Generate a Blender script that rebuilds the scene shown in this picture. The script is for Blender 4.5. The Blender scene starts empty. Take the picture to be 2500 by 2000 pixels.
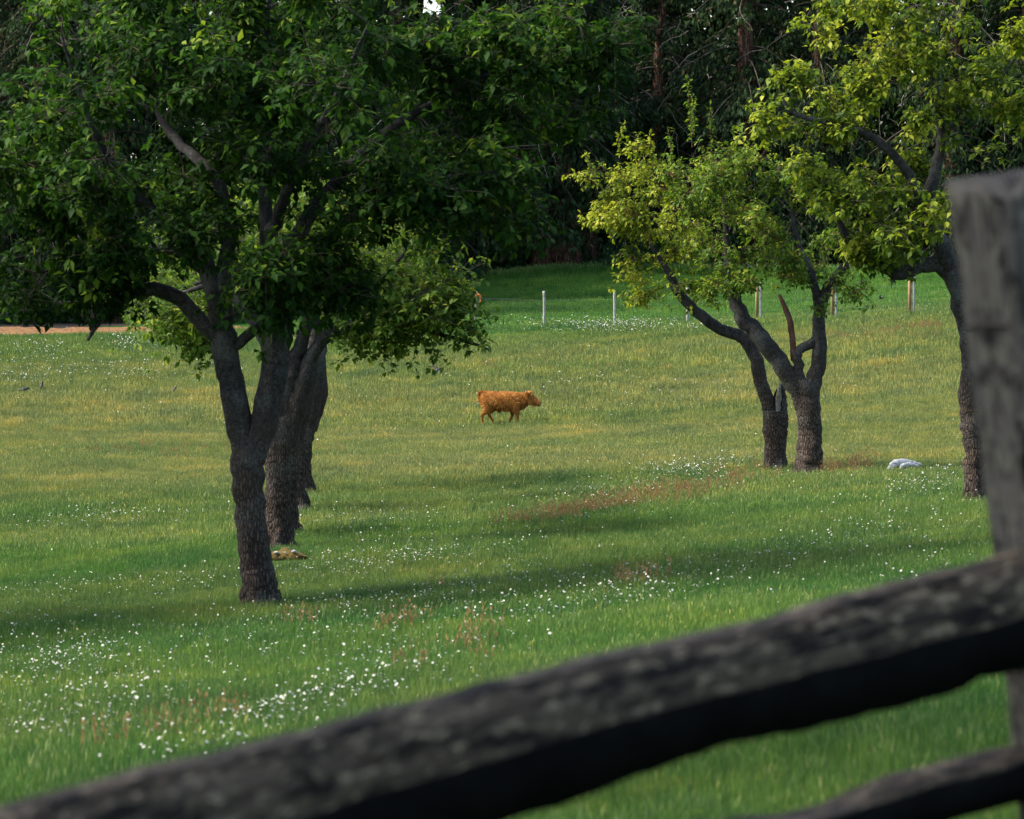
import bpy, bmesh, math, random
import numpy as np
from mathutils import Vector, Matrix

rng = np.random.default_rng(7)
random.seed(7)
R = math.radians
SC = bpy.context.scene
COL = SC.collection

# ------------------------------------------------------------------ camera
CZ = 6.0                       # camera height above the datum
FPX = 7292.0                   # focal length in pixels of the 2500 x 2000 photograph (105 mm)
PITCH = math.atan2(535.0, FPX) # the horizon lies at y = 465
cam = bpy.data.cameras.new('camera')
cam.sensor_width = 36.0
cam.lens = 36.0 * FPX / 2500.0
cam.clip_start = 0.1
cam.clip_end = 3000
cam.dof.use_dof = True
cam.dof.focus_distance = 66.0
cam.dof.aperture_fstop = 6.0
co = bpy.data.objects.new('camera', cam)
co.location = (0, 0, CZ)
co.rotation_euler = (math.pi / 2 - PITCH, 0, 0)
COL.objects.link(co)
SC.camera = co

# ------------------------------------------------------------------ light
SUN_EL, SUN_AZ = 50.0, 272.0   # azimuth clockwise from +Y (away from the camera): sun on the left
sv = Vector((math.sin(R(SUN_AZ)) * math.cos(R(SUN_EL)), math.cos(R(SUN_AZ)) * math.cos(R(SUN_EL)), math.sin(R(SUN_EL))))
world = bpy.data.worlds.new('World')
SC.world = world
world.use_nodes = True
wn = world.node_tree
sky = wn.nodes.new('ShaderNodeTexSky')
sky.sky_type = 'NISHITA'
sky.sun_disc = False
sky.sun_elevation = R(SUN_EL)
sky.sun_rotation = R(SUN_AZ)
sky.dust_density = 2.0
bg = wn.nodes['Background']
bg.inputs['Strength'].default_value = 0.13
wn.links.new(sky.outputs[0], bg.inputs['Color'])
sun = bpy.data.lights.new('sun', 'SUN')
sun.energy = 3.4
sun.angle = R(12.0)
sun.color = (1.0, 0.955, 0.89)
so = bpy.data.objects.new('sun', sun)
so.rotation_euler = sv.to_track_quat('Z', 'Y').to_euler()
so.location = (0, 0, 60)
COL.objects.link(so)
SC.view_settings.view_transform = 'Standard'
SC.view_settings.look = 'None'
SC.view_settings.gamma = 1.0
SC.view_settings.exposure = 1.72
SC.render.engine = 'CYCLES'
SC.cycles.max_bounces = 6
SC.cycles.transparent_max_bounces = 8
SC.cycles.use_denoising = True

# ------------------------------------------------------------------ helpers
cp, sp = math.cos(PITCH), math.sin(PITCH)
def rays(px, py):
    u = (np.asarray(px, float) - 1250.0) / FPX
    v = (1000.0 - np.asarray(py, float)) / FPX
    dy = cp + v * sp
    dz = -sp + v * cp
    return u / dy, dz / dy          # x and z gained per metre of depth
def at(px, py, d):
    a, b = rays(px, py)
    return Vector((float(a) * d, d, CZ + float(b) * d))
def project(p):
    p = np.asarray(p, float).reshape(-1, 3)
    y, z = p[:, 1], p[:, 2] - CZ
    f = y * cp - z * sp
    return 1250 + FPX * p[:, 0] / f, 1000 - FPX * (y * sp + z * cp) / f

def tag(o, label=None, cat=None, group=None, kind=None):
    if label: o['label'] = label
    if cat: o['category'] = cat
    if group: o['group'] = group
    if kind: o['kind'] = kind
    return o
def empty(name, loc):
    o = bpy.data.objects.new(name, None)
    o.location = loc
    o.empty_display_size = 0.2
    COL.objects.link(o)
    return o
def link(name, me, parent=None, mats=()):
    for m in mats: me.materials.append(m)
    o = bpy.data.objects.new(name, me)
    COL.objects.link(o)
    if parent is not None: o.parent = parent
    return o
def np_mesh(name, V, F, smooth=False, attrs=None, matidx=None):
    """V (n,3); F (m,k) array or list of such arrays"""
    if not isinstance(F, (list, tuple)): F = [F]
    F = [np.asarray(f, np.int32) for f in F if len(f)]
    me = bpy.data.meshes.new(name)
    V = np.asarray(V, np.float32)
    me.vertices.add(len(V)); me.vertices.foreach_set('co', V.ravel())
    loops = np.concatenate([f.ravel() for f in F])
    tot = np.concatenate([np.full(len(f), f.shape[1], np.int32) for f in F])
    st = np.concatenate([[0], np.cumsum(tot)[:-1]]).astype(np.int32)
    me.loops.add(len(loops)); me.loops.foreach_set('vertex_index', loops)
    me.polygons.add(len(tot)); me.polygons.foreach_set('loop_start', st); me.polygons.foreach_set('loop_total', tot)
    if smooth: me.polygons.foreach_set('use_smooth', np.ones(len(tot), bool))
    if matidx is not None: me.polygons.foreach_set('material_index', np.asarray(matidx, np.int32))
    if attrs:
        for k, a in attrs.items():
            at_ = me.attributes.new(k, 'FLOAT', 'POINT'); at_.data.foreach_set('value', np.asarray(a, np.float32))
    me.update(calc_edges=True)
    me.validate()
    return me
class MB:
    def __init__(s): s.V, s.F3, s.F4, s.n = [], [], [], 0
    def add(s, V, F3=None, F4=None):
        V = np.asarray(V, float)
        if F3 is not None and len(F3): s.F3.append(np.asarray(F3) + s.n)
        if F4 is not None and len(F4): s.F4.append(np.asarray(F4) + s.n)
        s.V.append(V); s.n += len(V)
    def mesh(s, name, origin=(0, 0, 0), smooth=True):
        F = []
        if s.F3: F.append(np.concatenate(s.F3))
        if s.F4: F.append(np.concatenate(s.F4))
        return np_mesh(name, np.concatenate(s.V) - np.asarray(origin, float), F, smooth)
def tube(P, rad, sides=8, wob=0.0, cap=True, lump=None):
    P = np.asarray(P, float); n = len(P)
    rad = np.broadcast_to(np.asarray(rad, float), (n,))
    T = np.gradient(P, axis=0); T /= np.linalg.norm(T, axis=1)[:, None] + 1e-9
    a = np.array([1., 0, 0]) if abs(T[0, 0]) < .8 else np.array([0, 1., 0])
    N = np.zeros((n, 3)); b = a - T[0] * a.dot(T[0]); N[0] = b / np.linalg.norm(b)
    for i in range(1, n):
        b = N[i-1] - T[i] * N[i-1].dot(T[i]); N[i] = b / (np.linalg.norm(b) + 1e-9)
    B = np.cross(T, N)
    an = np.linspace(0, 2 * math.pi, sides, endpoint=False)
    rr = np.repeat(rad[:, None], sides, 1)
    if wob: rr = rr * (1 + wob * rng.uniform(-1, 1, rr.shape))
    if lump is not None: rr = rr * lump(np.linspace(0, 1, n)[:, None], an[None, :])
    V = P[:, None] + rr[..., None] * (np.cos(an)[None, :, None] * N[:, None] + np.sin(an)[None, :, None] * B[:, None])
    V = V.reshape(-1, 3)
    i = np.arange(n - 1)[:, None] * sides; j = np.arange(sides)[None]; k = (j + 1) % sides
    F4 = np.stack([i + j, i + k, i + sides + k, i + sides + j], -1).reshape(-1, 4)
    F3 = None
    if cap:
        V = np.vstack([V, P[-1], P[0]])
        jj = np.arange(sides); kk = (jj + 1) % sides; o = (n - 1) * sides
        F3 = np.vstack([np.stack([o + jj, o + kk, np.full(sides, n * sides)], -1),
                        np.stack([kk, jj, np.full(sides, n * sides + 1)], -1)])
    return V, F3, F4
def catmull(P, step):
    P = np.asarray(P, float)
    if len(P) == 2:
        m = max(2, int(np.linalg.norm(P[1] - P[0]) / step) + 1)
        t = np.linspace(0, 1, m)[:, None]
        return P[0] * (1 - t) + P[1] * t
    Q = np.vstack([2 * P[0] - P[1], P, 2 * P[-1] - P[-2]])
    out = []
    for i in range(1, len(Q) - 2):
        m = max(2, int(np.linalg.norm(Q[i + 1] - Q[i]) / step))
        t = np.linspace(0, 1, m, endpoint=False)[:, None]
        out.append(.5 * (2 * Q[i] + (Q[i+1] - Q[i-1]) * t + (2*Q[i-1] - 5*Q[i] + 4*Q[i+1] - Q[i+2]) * t**2 + (3*Q[i] - Q[i-1] - 3*Q[i+1] + Q[i+2]) * t**3))
    out.append(Q[-2][None])
    return np.vstack(out)
def unit(a): return a / (np.linalg.norm(a, axis=-1, keepdims=True) + 1e-9)

# ------------------------------------------------------------------ materials
def mat(name):
    m = bpy.data.materials.new(name); m.use_nodes = True
    return m, m.node_tree.nodes, m.node_tree.links, m.node_tree.nodes['Principled BSDF']
def node(N, t, **kw):
    n = N.new(t)
    for k, v in kw.items():
        if k == 'inp':
            for a, b in v.items(): n.inputs[a].default_value = b
        else: setattr(n, k, v)
    return n
def ramp(N, stops):
    r = N.new('ShaderNodeValToRGB'); e = r.color_ramp.elements
    while len(e) < len(stops): e.new(.5)
    for q, (p, c) in zip(e, stops): q.position = p; q.color = (*c, 1)
    return r
def mixc(N, L, fac, a, b, mode='MIX'):
    m = N.new('ShaderNodeMix'); m.data_type = 'RGBA'; m.blend_type = mode
    for s, v in ((m.inputs[0], fac), (m.inputs[6], a), (m.inputs[7], b)):
        if hasattr(v, 'is_output'): L.new(v, s)
        elif isinstance(v, (int, float)): s.default_value = v
        else: s.default_value = (*v, 1)
    return m.outputs[2]
def foliage(name, stops, trans=.4, rough=.5, attr='tint', spec=.08, tcol=1.3):
    m, N, L, b = mat(name)
    a = node(N, 'ShaderNodeAttribute', attribute_name=attr)
    r = ramp(N, stops); L.new(a.outputs['Fac'], r.inputs[0])
    L.new(r.outputs[0], b.inputs['Base Color'])
    b.inputs['Roughness'].default_value = rough
    b.inputs['Specular IOR Level'].default_value = spec
    t = N.new('ShaderNodeBsdfTranslucent')
    c = mixc(N, L, 1.0, r.outputs[0], (tcol, tcol * 1.05, tcol * .6), 'MULTIPLY')
    L.new(c, t.inputs[0])
    mx = N.new('ShaderNodeMixShader'); mx.inputs[0].default_value = trans
    L.new(b.outputs[0], mx.inputs[1]); L.new(t.outputs[0], mx.inputs[2])
    L.new(mx.outputs[0], N['Material Output'].inputs[0])
    return m
def bark(name, c_lo, c_hi, c_crack, scale=(30, 30, 13), lichen=.5, bump=.8, plates=True, fade=None, lich_col=(.33, .33, .3)):
    m, N, L, b = mat(name)
    tc = N.new('ShaderNodeTexCoord')
    mp = node(N, 'ShaderNodeMapping'); mp.inputs['Scale'].default_value = scale
    L.new(tc.outputs['Object'], mp.inputs[0])
    n1 = node(N, 'ShaderNodeTexNoise', inp={'Scale': 5.0, 'Detail': 6.0, 'Roughness': .65}); L.new(tc.outputs['Object'], n1.inputs[0])
    r1 = ramp(N, [(.3, c_lo), (.7, c_hi)]); L.new(n1.outputs[0], r1.inputs[0])
    col = r1.outputs[0]
    wv = mixc(N, L, .18, mp.outputs[0], n1.outputs['Color'])
    v = node(N, 'ShaderNodeTexVoronoi', feature='DISTANCE_TO_EDGE', inp={'Scale': 1.0, 'Randomness': .8})
    wob = node(N, 'ShaderNodeTexNoise', inp={'Scale': 9.0, 'Detail': 2.0}); L.new(tc.outputs['Object'], wob.inputs[0])
    ad = node(N, 'ShaderNodeVectorMath', operation='MULTIPLY_ADD'); ad.inputs[1].default_value = (1.2, 1.2, 1.2)
    L.new(wob.outputs['Color'], ad.inputs[0]); L.new(mp.outputs[0], ad.inputs[2]); L.new(ad.outputs[0], v.inputs[0])
    cr = ramp(N, [(0.02, (0, 0, 0)), (.26, (1, 1, 1))]); L.new(v.outputs[0], cr.inputs[0])
    nf = node(N, 'ShaderNodeTexNoise', inp={'Scale': 16.0, 'Detail': 8.0, 'Roughness': .75}); L.new(tc.outputs['Object'], nf.inputs[0])
    hfr = ramp(N, [(.36, (0, 0, 0)), (.68, (1, 1, 1))]); L.new(nf.outputs[0], hfr.inputs[0])
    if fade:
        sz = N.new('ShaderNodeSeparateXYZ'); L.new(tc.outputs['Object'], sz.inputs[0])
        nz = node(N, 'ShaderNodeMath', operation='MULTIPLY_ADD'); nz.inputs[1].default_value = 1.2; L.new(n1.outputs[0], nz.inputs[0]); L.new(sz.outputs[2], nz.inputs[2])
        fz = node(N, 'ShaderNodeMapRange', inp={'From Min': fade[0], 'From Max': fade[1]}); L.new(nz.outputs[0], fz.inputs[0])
        col = mixc(N, L, fz.outputs[0], col, mixc(N, L, hfr.outputs[0], (.007, .006, .006), (.062, .057, .050)))  # upper limbs painted near-black with the shade inside the crown
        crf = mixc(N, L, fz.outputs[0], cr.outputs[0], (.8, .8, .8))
    else: crf = cr.outputs[0]
    if plates: col = mixc(N, L, crf, c_crack, col)
    n2 = node(N, 'ShaderNodeTexNoise', inp={'Scale': 34.0, 'Detail': 5.0, 'Roughness': .75}); L.new(tc.outputs['Object'], n2.inputs[0])
    n3 = node(N, 'ShaderNodeTexNoise', inp={'Scale': 2.2, 'Detail': 3.0}); L.new(tc.outputs['Object'], n3.inputs[0])
    ad2 = node(N, 'ShaderNodeMath', operation='ADD'); L.new(n2.outputs[0], ad2.inputs[0]); L.new(n3.outputs[0], ad2.inputs[1])
    lr = ramp(N, [(.50, (0, 0, 0)), (.60, (1, 1, 1))])
    hf = node(N, 'ShaderNodeMath', operation='MULTIPLY'); hf.inputs[1].default_value = .5; L.new(ad2.outputs[0], hf.inputs[0])
    L.new(hf.outputs[0], lr.inputs[0])
    lf = node(N, 'ShaderNodeMath', operation='MULTIPLY'); lf.inputs[1].default_value = lichen; L.new(lr.outputs[0], lf.inputs[0])
    col = mixc(N, L, lf.outputs[0], col, lich_col)
    L.new(col, b.inputs['Base Color'])
    b.inputs['Roughness'].default_value = .9
    b.inputs['Specular IOR Level'].default_value = .15
    bp = node(N, 'ShaderNodeBump', inp={'Strength': bump, 'Distance': .03})
    if plates:
        sm = node(N, 'ShaderNodeMath', operation='ADD'); L.new(crf, sm.inputs[0])
        q = node(N, 'ShaderNodeMath', operation='MULTIPLY'); q.inputs[1].default_value = .5; L.new(n2.outputs[0], q.inputs[0]); L.new(q.outputs[0], sm.inputs[1])
        L.new(sm.outputs[0], bp.inputs['Height'])
    else: L.new(n2.outputs[0], bp.inputs['Height'])
    L.new(bp.outputs[0], b.inputs['Normal'])
    return m
M = {}
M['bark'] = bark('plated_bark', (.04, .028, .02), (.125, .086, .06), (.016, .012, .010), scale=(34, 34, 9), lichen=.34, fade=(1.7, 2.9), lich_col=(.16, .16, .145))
M['limb'] = M['bark']
M['twig'] = bark('twig_bark', (.035, .028, .02), (.085, .065, .045), (.02, .02, .02), lichen=.2, plates=False)
M['redtwig'] = bark('red_twig_bark', (.07, .03, .02), (.13, .06, .04), (.02, .02, .02), lichen=.1, plates=False)
M['cedar_bark'] = bark('cedar_bark', (.12, .058, .034), (.24, .125, .075), (.02, .011, .008), scale=(9, 9, .9), lichen=.05)
M['dead_twig'] = bark('dead_twig_bark', (.16, .13, .10), (.34, .29, .23), (.02, .02, .02), lichen=.2, plates=False)
M['leaf_dark'] = foliage('pear_leaf_shade_dark', [(0, (.007, .021, .004)), (.45, (.0155, .043, .006)), (.8, (.046, .098, .011)), (1, (.14, .19, .02))], trans=.38, rough=.6, spec=.05)  # dark green that also carries the shade of the front left crown
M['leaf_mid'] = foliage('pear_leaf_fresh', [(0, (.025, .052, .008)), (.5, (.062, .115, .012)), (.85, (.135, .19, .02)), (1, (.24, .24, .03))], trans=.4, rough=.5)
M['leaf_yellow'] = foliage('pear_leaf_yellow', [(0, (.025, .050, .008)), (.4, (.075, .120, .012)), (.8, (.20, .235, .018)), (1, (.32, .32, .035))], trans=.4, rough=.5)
M['cedar_leaf'] = foliage('cedar_foliage', [(0, (.006, .013, .006)), (.5, (.020, .040, .013)), (.92, (.052, .080, .022)), (1, (.10, .08, .036))], trans=.15, rough=.6)
M['broad_leaf'] = foliage('broad_foliage', [(0, (.010, .026, .012)), (.6, (.022, .055, .018)), (1, (.05, .10, .025))], trans=.25, rough=.5)
M['under_leaf'] = foliage('undergrowth_foliage', [(0, (.012, .03, .014)), (.6, (.03, .07, .025)), (.95, (.08, .13, .04)), (1, (.2, .17, .08))], trans=.25, rough=.5)

def flat_mat(name, c, rough=.7, noise=None, spec=.2):
    m, N, L, b = mat(name)
    b.inputs['Roughness'].default_value = rough
    b.inputs['Specular IOR Level'].default_value = spec
    if noise:
        tc = N.new('ShaderNodeTexCoord')
        n = node(N, 'ShaderNodeTexNoise', inp={'Scale': noise[0], 'Detail': 6.0, 'Roughness': .65}); L.new(tc.outputs['Object'], n.inputs[0])
        r = ramp(N, [(.32, c), (.68, noise[1])]); L.new(n.outputs[0], r.inputs[0]); L.new(r.outputs[0], b.inputs['Base Color'])
        bp = node(N, 'ShaderNodeBump', inp={'Strength': .5, 'Distance': .02}); L.new(n.outputs[0], bp.inputs['Height']); L.new(bp.outputs[0], b.inputs['Normal'])
    else: b.inputs['Base Color'].default_value = (*c, 1)
    return m

# ------------------------------------------------------------------ terrain
ctrl = []   # (x, y, z)
def c_px(px, py, d):
    p = at(px, py, d); ctrl.append((p.x, p.y, p.z))
for a in [(635, 1470, 32), (680, 1350, 37.5), (705, 1317, 42), (728, 1253, 47), (748, 1211, 51), (2385, 1222, 38.5), (1978, 1150, 52),
          (1893, 1137, 55), (2200, 1143, 54), (1245, 1034, 75), (1160, 790, 112), (1328, 798, 107.5), (1500, 797, 105), (1678, 790, 102), (2040, 778, 97),
          (2228, 770, 94), (1100, 690, 137), (1400, 668, 136), (1650, 690, 132), (0, 826, 100), (430, 816, 103), (0, 1150, 58), (0, 1560, 29), (1250, 1350, 36), (2100, 690, 128)]:
    c_px(*a)
for x, y, h in [(0, 4.3, 1.62), (-3, 3, 1.75), (3, 5, 1.45), (0, 0, 1.45), (0, -12, 1.2), (2.6, 12, 2.1), (-2.2, 12, 2.6), (0, 12, 2.35), (-12, 16, 3.9), (9, 16, 2.1),
                (-40, 40, 6.4), (40, 40, 2.5), (-40, 100, 5.6), (45, 100, 2.5), (-40, 150, 4.4), (45, 150, 2.0), (0, 170, 3.2)]:
    ctrl.append((x, y, CZ - h))
ctrl = np.array(ctrl)
def _phi(r2): return np.where(r2 > 0, r2 * np.log(r2 + 1e-12), 0)
_S = 20.0
_n = len(ctrl); _A = np.zeros((_n + 3, _n + 3)); _c = ctrl[:, :2] / _S
_A[:_n, :_n] = _phi(((_c[:, None] - _c[None]) ** 2).sum(-1)) + np.eye(_n) * .02
_A[:_n, _n] = 1; _A[:_n, _n + 1:] = _c; _A[_n, :_n] = 1; _A[_n + 1:, :_n] = _c.T
_w = np.linalg.solve(_A, np.concatenate([ctrl[:, 2], np.zeros(3)]))
def tps(x, y):
    x = np.asarray(x, float) / _S; y = np.asarray(y, float) / _S
    z = _w[_n] + _w[_n + 1] * x + _w[_n + 2] * y
    for k in range(_n): z = z + _w[k] * _phi((x - _c[k, 0]) ** 2 + (y - _c[k, 1]) ** 2)
    return z
GX = np.concatenate([[-900, -500, -250, -140, -90], np.arange(-60, 60.1, 1.0), [90, 140, 250, 500, 900]])
GY = np.concatenate([[-300, -120, -50, -25], np.arange(-12, 40, .75), np.arange(40, 180.1, 1.5), [200, 260, 400, 700, 1200]])
gx, gy = np.meshgrid(GX, GY)
GZ = tps(np.clip(gx, -60, 60), np.clip(gy, -12, 180))
GZ += .02 * np.sin(gx * 1.3 + np.sin(gy * .7)) + .02 * np.sin(gy * 1.1 + 1.3 * np.sin(gx * .9))
def ground(x, y):
    x = np.asarray(x, float); y = np.asarray(y, float)
    i = np.clip(np.searchsorted(GX, x) - 1, 0, len(GX) - 2); j = np.clip(np.searchsorted(GY, y) - 1, 0, len(GY) - 2)
    u = (x - GX[i]) / (GX[i + 1] - GX[i]); v = (y - GY[j]) / (GY[j + 1] - GY[j])
    return (GZ[j, i] * (1 - u) + GZ[j, i + 1] * u) * (1 - v) + (GZ[j + 1, i] * (1 - u) + GZ[j + 1, i + 1] * u) * v
_D = np.concatenate([np.arange(5, 60, .15), np.arange(60, 150, .4)])
def hit(px, py):
    px = np.atleast_1d(np.asarray(px, float)); py = np.atleast_1d(np.asarray(py, float))
    out = np.full((len(px), 3), np.nan)
    a, b = rays(px, py)
    for s in range(0, len(px), 500):
        A, B = a[s:s+500, None], b[s:s+500, None]
        dz = CZ + B * _D - ground(A * _D, _D + 0 * A)
        neg = dz < 0; k = neg.argmax(1); ok = neg.any(1) & (k > 0); r = np.arange(len(k))
        k1 = np.maximum(k, 1)
        t = dz[r, k1 - 1] / (dz[r, k1 - 1] - dz[r, k1] + 1e-9); d = _D[k1 - 1] + t * (_D[k1] - _D[k1 - 1])
        q = np.stack([A[:, 0] * d, d, ground(A[:, 0] * d, d)], -1); q[~ok] = np.nan
        out[s:s+500] = q
    return out
def gp(x, y): return Vector((x, y, float(ground(x, y))))
def base_px(px, py): 
    h = hit([px], [py])[0]
    return Vector(h)

def meadow_colour(N, L, lo, hi, brown, pos, lush):
    """large soft patches of greener, paler and browner growth, by place in the field"""
    n1 = node(N, 'ShaderNodeTexNoise', inp={'Scale': 1.0, 'Detail': 3.0, 'Roughness': .55})
    mp = node(N, 'ShaderNodeMapping'); mp.inputs['Scale'].default_value = (.09, .16, .0); L.new(pos, mp.inputs[0]); L.new(mp.outputs[0], n1.inputs[0])
    r1 = ramp(N, [(.38, (0, 0, 0)), (.62, (1, 1, 1))]); L.new(n1.outputs[0], r1.inputs[0])
    c = mixc(N, L, r1.outputs[0], lo, hi)
    n2 = node(N, 'ShaderNodeTexNoise', inp={'Scale': 1.0, 'Detail': 4.0, 'Roughness': .6})
    mp2 = node(N, 'ShaderNodeMapping'); mp2.inputs['Scale'].default_value = (.05, .13, .0); mp2.inputs['Location'].default_value = (7.3, 2.1, 0); L.new(pos, mp2.inputs[0]); L.new(mp2.outputs[0], n2.inputs[0])
    sx = N.new('ShaderNodeSeparateXYZ'); L.new(pos, sx.inputs[0])
    yr = node(N, 'ShaderNodeMapRange', inp={'From Min': 0.0, 'From Max': 150.0}); L.new(sx.outputs[1], yr.inputs[0])
    zone = ramp(N, [(.0, (.2,)*3), (.16, (.28,)*3), (.27, (.25,)*3), (.36, (.62,)*3), (.50, (.75,)*3), (.60, (.6,)*3), (.66, (.3,)*3), (.74, (.0,)*3)])
    L.new(yr.outputs[0], zone.inputs[0])
    ad = node(N, 'ShaderNodeMath', operation='ADD'); L.new(n2.outputs[0], ad.inputs[0]); L.new(zone.outputs[0], ad.inputs[1])
    mr = node(N, 'ShaderNodeMapRange', inp={'From Min': .72, 'From Max': 1.3}); L.new(ad.outputs[0], mr.inputs[0])
    fr = ramp(N, [(.69, (0,)*3), (.735, (1,)*3)]); L.new(yr.outputs[0], fr.inputs[0])
    return mixc(N, L, fr.outputs[0], mixc(N, L, mr.outputs[0], c, brown), lush)

m, N, L, b = mat('meadow_soil')
g = N.new('ShaderNodeNewGeometry')
L.new(meadow_colour(N, L, (.018, .045, .011), (.032, .058, .015), (.058, .064, .024), g.outputs['Position'], (.02, .055, .011)), b.inputs['Base Color'])
b.inputs['Roughness'].default_value = 1.0; b.inputs['Specular IOR Level'].default_value = 0
M['soil'] = m
ny, nx = gx.shape
idx = np.arange(nx * ny).reshape(ny, nx)
F = np.stack([idx[:-1, :-1], idx[:-1, 1:], idx[1:, 1:], idx[1:, :-1]], -1).reshape(-1, 4)
M['litter'] = flat_mat('forest_litter', (.012, .010, .008), 1.0, (3.0, (.03, .022, .014)))
cx = (gx[:-1, :-1] + gx[1:, 1:]) / 2; cy = (gy[:-1, :-1] + gy[1:, 1:]) / 2
EDGE_X = np.array([-900, -30, -16, -9, -6, -2, 6, 14, 22, 900.]); EDGE_Y = np.array([104, 104, 106, 116, 132, 136.5, 137, 133, 131, 131.])
def wood_edge(x): return np.interp(x, EDGE_X, EDGE_Y)
mi = (cy > wood_edge(cx) + .8).astype(int).ravel()
gr = link('meadow_ground', np_mesh('meadow_ground', np.stack([gx, gy, GZ], -1).reshape(-1, 3), F, True, matidx=mi), None, (M['soil'], M['litter']))
tag(gr, 'gently rolling meadow ground under the grass', 'ground', kind='structure')

# bark-mulch strip at the foot of the wood on the left
M['mulch'] = flat_mat('bark_mulch', (.06, .03, .014), 1.0, (5.0, (.20, .10, .035)))
ux = np.linspace(-32, -8.6, 60); mb = MB(); rows = []
for k in range(9):
    t = k / 8
    y0 = np.interp(ux, [-32, -17, -12, -8.6], [101.2, 101.2, 102.6, 106.5]) + .25 * np.sin(ux * 2.1) + .2 * np.sin(ux * 5.3); y1 = y0 + np.interp(ux, [-32, -11, -8.6], [4.6, 4.2, .3])
    y = y0 + (y1 - y0) * t
    z = ground(ux, y) + .03 + .10 * math.sin(math.pi * t) + .03 * rng.standard_normal(len(ux))
    if k in (0, 8): z = ground(ux, y) - .02
    rows.append(np.stack([ux, y, z], -1))
V = np.stack(rows).reshape(-1, 3); ii = np.arange(9 * 60).reshape(9, 60)
mb.add(V, None, np.stack([ii[:-1, :-1], ii[:-1, 1:], ii[1:, 1:], ii[1:, :-1]], -1).reshape(-1, 4))
tag(link('mulch_bed', mb.mesh('mulch_bed'), None, (M['mulch'],)), 'orange brown bark mulch bed along the wood edge', 'mulch bed', kind='structure')

# ------------------------------------------------------------------ instanced ground cover
def src_collection(name, objs_meshes):
    c = bpy.data.collections.new(name)
    for i, me in enumerate(objs_meshes):
        o = bpy.data.objects.new('%s_%02d' % (name, i), me); c.objects.link(o)
    return c
def scatter(name, pts, rot, scl, pick, coll, label, cat):
    n = len(pts)
    me = bpy.data.meshes.new(name); me.vertices.add(n); me.vertices.foreach_set('co', np.asarray(pts, np.float32).ravel())
    a = me.attributes.new('rot', 'FLOAT_VECTOR', 'POINT'); a.data.foreach_set('vector', np.asarray(rot, np.float32).ravel())
    a = me.attributes.new('scl', 'FLOAT', 'POINT'); a.data.foreach_set('value', np.asarray(scl, np.float32))
    a = me.attributes.new('pick', 'INT', 'POINT'); a.data.foreach_set('value', np.asarray(pick, np.int32))
    me.update()
    o = link(name, me)
    tag(o, label, cat, kind='stuff')
    ng = bpy.data.node_groups.new(name + '_scatter', 'GeometryNodeTree')
    ng.interface.new_socket('Geometry', in_out='INPUT', socket_type='NodeSocketGeometry')
    ng.interface.new_socket('Geometry', in_out='OUTPUT', socket_type='NodeSocketGeometry')
    N, L = ng.nodes, ng.links
    gi, go = N.new('NodeGroupInput'), N.new('NodeGroupOutput')
    ci = N.new('GeometryNodeCollectionInfo'); ci.inputs['Collection'].default_value = coll
    ci.inputs['Separate Children'].default_value = True; ci.inputs['Reset Children'].default_value = True
    ip = N.new('GeometryNodeInstanceOnPoints'); ip.inputs['Pick Instance'].default_value = True
    def na(nm, dt):
        q = N.new('GeometryNodeInputNamedAttribute'); q.data_type = dt; q.inputs['Name'].default_value = nm
        return q.outputs['Attribute']
    L.new(gi.outputs[0], ip.inputs['Points']); L.new(ci.outputs[0], ip.inputs['Instance'])
    L.new(na('pick', 'INT'), ip.inputs['Instance Index'])
    L.new(na('rot', 'FLOAT_VECTOR'), ip.inputs['Rotation']); L.new(na('scl', 'FLOAT'), ip.inputs['Scale'])
    L.new(ip.outputs[0], go.inputs[0])
    md = o.modifiers.new('scatter', 'NODES'); md.node_group = ng
    return o
def blades(n, rad, h0, h1, w, bend=.35, seed_frac=0.0, clump=False):
    """n grass blades (and some seed stalks) as one small mesh; tint 0..1 green, seed heads use the second slot"""
    V, F, T, Mi = [], [], [], []
    k = 0
    for i in range(n):
        r = rad * math.sqrt(random.random()); a = random.uniform(0, 6.283)
        x, y = r * math.cos(a), r * math.sin(a)
        h = random.uniform(h0, h1); d = random.uniform(0, 6.283); bx, by = math.cos(d), math.sin(d)
        bd = bend * h * random.uniform(.2, 1.3); f = random.uniform(0, 6.283); wx, wy = math.cos(f) * w, math.sin(f) * w
        t = random.random()
        if random.random() < seed_frac:
            h *= 1.25; w2 = .35
            p = [(x - wx*w2, y - wy*w2, -.03), (x + wx*w2, y + wy*w2, -.03), (x + bx*bd*.5, y + by*bd*.5, h * .75)]
            q = [(x + bx*bd*.45 - wx*1.3, y + by*bd*.45 - wy*1.3, h*.85), (x + bx*bd*.45 + wx*1.3, y + by*bd*.45 + wy*1.3, h*.85), (x + bx*bd*.8, y + by*bd*.8, h * 1.05), (x + bx*bd*.4, y + by*bd*.4, h*.68)]
            V += p + q; F += [(k, k+1, k+2), (k+3, k+4, k+5), (k+6, k+4, k+3)]; Mi += [0, 1, 1]; T += [t] * 7; k += 7
        else:
            p = [(x - wx, y - wy, -.03), (x + wx, y + wy, -.03), (x + bx*bd*.35 + wx*.8, y + by*bd*.35 + wy*.8, h*.55), (x + bx*bd*.35 - wx*.8, y + by*bd*.35 - wy*.8, h*.55), (x + bx*bd, y + by*bd, h)]
            V += p; F += [(k, k+1, k+2), (k, k+2, k+3), (k+3, k+2, k+4)]; Mi += [0, 0, 0]; T += [t] * 5; k += 5
    return np_mesh('tuft', np.array(V), np.array(F), False, {'tint': T}, Mi)
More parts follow.
